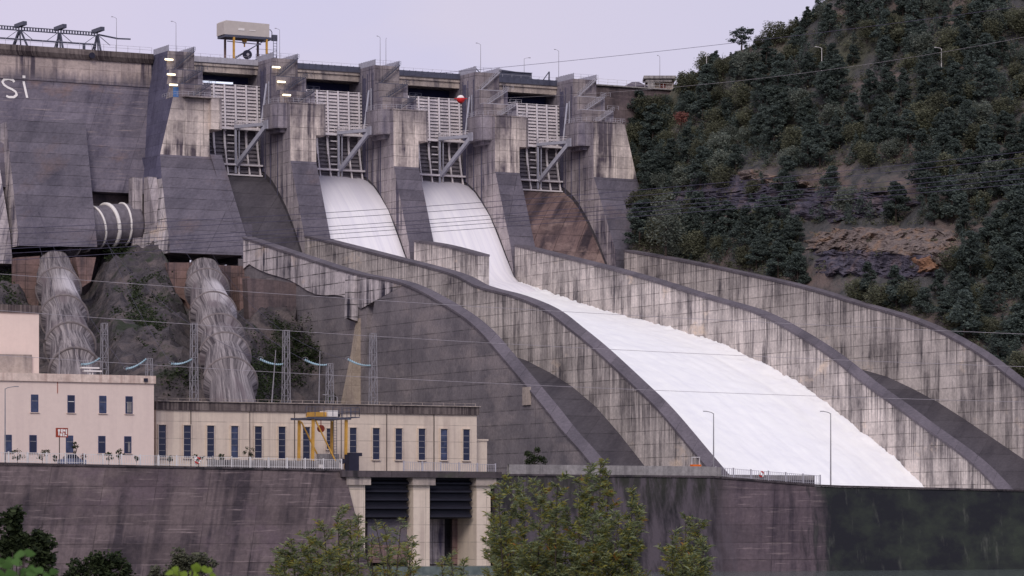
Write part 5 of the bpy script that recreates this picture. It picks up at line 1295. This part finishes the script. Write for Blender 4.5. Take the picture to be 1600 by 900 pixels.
# foreground willows: upright leafy stems
def willow(stems, Y, label, seed, leaves, mats=('willow', 'willow2'), name='willow_shrub', lsz=.21, dens=1.0, wdt=.2):
    rg = random.Random(seed); base = at(sum(s[0] for s in stems)/len(stems), 960, Y)
    r = thing(name, tuple(base), label, 'shrub', 'willow shrubs on the near bank', 'W')
    ms = MB(); lv = [MB(), MB()]; k = Y/F_
    for (bx, tx, ty, sp_) in stems:
        Ys = Y+rg.uniform(-2, 2); a = at(bx, 985, Ys); b = at(tx, ty+6, Ys); mid = a.lerp(b, .5)+Vector((rg.uniform(-.15, .15), 0, 0))
        P = lambda u: (a*(1-u)**2+mid*2*u*(1-u)+b*u*u)
        ms.tube([P(q/8) for q in range(9)], [.035-.028*q/8 for q in range(9)], 5)
        nb = int(17*dens)+4
        for q in range(nb):
            u = .12+.88*q/nb; o = P(u); L = sp_*k*(1.15-.75*u)*rg.uniform(.5, 1.0); an = rg.uniform(0, 6.28)
            dr = Vector((math.cos(an), math.sin(an)*.8, rg.uniform(.35, 1.1))).normalized(); e = o+dr*L
            ms.tube([o, o.lerp(e, .5)+Vector((0, 0, .03)), e], [.012, .008, .003], 4)
            nl = int(leaves*(.5+L))
            for i in range(nl):
                v = rg.uniform(.1, 1.05); c = o.lerp(e, v)+Vector((rg.gauss(0, .03), rg.gauss(0, .03), rg.gauss(0, .03)))
                la = rg.uniform(0, 6.28); ld = (dr*.7+Vector((math.cos(la), math.sin(la), rg.uniform(-.35, .65)))).normalized()
                sd = ld.cross(Vector((rg.uniform(-1, 1), rg.uniform(-1, 1), rg.uniform(-.4, 1)))).normalized(); ln = lsz*rg.uniform(.6, 1.25)
                w2_ = ln*wdt*.5; tp = c+ld*ln+Vector((0, 0, -ln*.15))
                which = 1 if rg.random() < (.2+.5*max(0, math.sin(tx*.07+u*5))*(1-u)) else 0
                lv[which].add([c, c+ld*ln*.45+sd*w2_, tp, c+ld*ln*.45-sd*w2_], [(0, 1, 2, 3)])
    obj('stem', ms, M['bark'], r)
    for q in (0, 1):
        if lv[q].v: obj('foliage', lv[q], M[mats[q]], r, normals=False)
    return r
willow([(450, 440, 855, 40), (470, 455, 838, 45), (490, 480, 822, 45), (512, 505, 812, 45), (535, 528, 785, 40), (545, 548, 806, 42), (520, 520, 850, 50), (480, 475, 870, 60), (440, 430, 865, 30), (560, 560, 798, 34), (500, 497, 840, 50)], 105, 'willow shrub in front of the left intake column', 1, 48, lsz=.2)
willow([(612, 600, 812, 32), (615, 628, 800, 30), (612, 585, 805, 34), (625, 645, 845, 36), (640, 636, 830, 32), (590, 580, 830, 26), (700, 705, 858, 26), (690, 690, 868, 26), (720, 725, 868, 26), (600, 604, 850, 38)], 102, 'thin open willow shrub between the intake columns', 2, 32, dens=.7, lsz=.19)
willow([(790, 778, 748, 50), (800, 800, 738, 52), (815, 818, 752, 55), (830, 845, 745, 55), (850, 862, 780, 60), (870, 872, 735, 40), (880, 890, 790, 60), (900, 905, 742, 46), (912, 922, 722, 44), (930, 938, 712, 40), (935, 952, 728, 40), (940, 968, 800, 55), (960, 990, 762, 36), (975, 1000, 778, 34), (950, 960, 850, 60), (800, 790, 820, 60), (820, 830, 850, 70), (860, 855, 850, 70), (900, 900, 850, 70), (985, 985, 830, 45), (780, 772, 800, 46), (925, 925, 790, 56)], 108, 'largest willow shrub with yellowing leaves in the middle foreground', 3, 66)
willow([(1060, 1050, 826, 34), (1068, 1072, 798, 34), (1078, 1092, 806, 34), (1072, 1065, 850, 46), (1085, 1100, 838, 36), (1060, 1042, 852, 34), (1080, 1085, 865, 44)], 110, 'rightmost willow shrub standing alone before the brown wall', 4, 46)
def mound(cx, cy, rx, ry, Y, mat, label, seed, n=2600, size=.12, name='bush'):
    rg = random.Random(seed); k = Y/F_; b = at(cx, 990, Y); r = thing(name, tuple(b), label, 'shrub', None, 'W')
    m = MB()
    for q in range(9):
        e = at(cx+rg.uniform(-.7, .7)*rx, cy-ry*rg.uniform(.1, .7), Y+rg.uniform(-.6, .6)); m.tube([b, b.lerp(e, .5)+Vector((rg.uniform(-.1, .1), 0, 0)), e], [.04, .025, .008], 5)
    obj('stem', m, M['bark'], r)
    cl_ = []
    for _ in range(40):
        a = rg.uniform(0, math.pi); q = rg.uniform(.35, .95); cl_.append((cx+math.cos(a)*rx*q, cy-math.sin(a)*ry*q, rg.uniform(.14, .26)*rx*k))
    cl_ += [(cx+rg.uniform(-.9, .9)*rx, cy+rg.uniform(0, 60), .22*rx*k) for _ in range(14)]
    def fn():
        c = rg.choice(cl_); v = Vector((rg.gauss(0, 1), rg.gauss(0, 1), rg.gauss(0, 1))).normalized()*c[2]*rg.uniform(.4, 1.1); return at(c[0], c[1], Y)+v
    m = MB(); tufts(m, n, fn, size, .5, rng=rg); obj('foliage', m, M[mat], r, normals=False); return r
mound(25, 905, 62, 108, 95, 'shrub', 'large dark green bush in the lower left corner', 1, 7000, .13)
mound(155, 915, 58, 50, 120, 'shrub', 'low dark bush, left one of the two at the bottom', 2, 4500, .12)
mound(290, 915, 55, 58, 125, 'broad', 'low dull green bush, right one of the two at the bottom', 3, 4500, .12)
def bigleaves(spec, Y, mat, label, seed, ln):
    rg = random.Random(seed); b = at(sum(s[0] for s in spec)/len(spec), 1010, Y); r = thing('leafy_shoot', tuple(b), label, 'plant', None, 'W'); m = MB(); ms = MB()
    spec = [(x+rg.gauss(0, 5), y+rg.gauss(0, 4), an+rg.uniform(-.5, .5)) for x, y, an in spec for _ in range(2)]
    for (x, y, an) in spec:
        c = at(x, y, Y+rg.uniform(-.3, .3)); ms.tube([b, b.lerp(c, .6), c], [.008, .006, .003], 4)
        d = Vector((math.cos(an), rg.uniform(-.4, .1), math.sin(an))).normalized(); s_ = Vector((-math.sin(an), rg.uniform(-.6, -.2), math.cos(an))).normalized(); L = ln*rg.uniform(.8, 1.2)
        rows = []
        for i in range(9):
            u = i/8; wd = L*.34*math.sin(math.pi*min(1, u**.75*.98+.02)); ctr = c+d*L*u-Vector((0, 0, L*.25*u*u)); rows.append([ctr-s_*wd+Vector((0, 0, wd*.25)), ctr, ctr+s_*wd+Vector((0, 0, wd*.25))])
        m.grid(rows); obj('leaf', m, M[mat], r, smooth=True, normals=False); m = MB()
    obj('stem', ms, M['bark'], r); return r
bigleaves([(268, 893, .1), (284, 898, 2.9), (300, 892, .35), (313, 888, .1), (326, 894, -.3), (310, 900, 2.8), (268, 900, 2.9), (335, 902, 2.9)], 26, 'brightleaf', 'bright yellow green leaves poking in at the bottom edge', 1, .07)
bigleaves([(-5, 880, .3), (8, 890, .6), (22, 884, 2.6), (34, 892, .2), (48, 888, .1), (60, 896, 2.8), (30, 872, .1), (5, 872, 0), (72, 900, .2), (15, 900, .1), (45, 902, 2.9), (36, 868, 2.7), (-2, 898, .2)], 24, 'midleaf', 'broad mid green leaves in the bottom left corner', 2, .085)
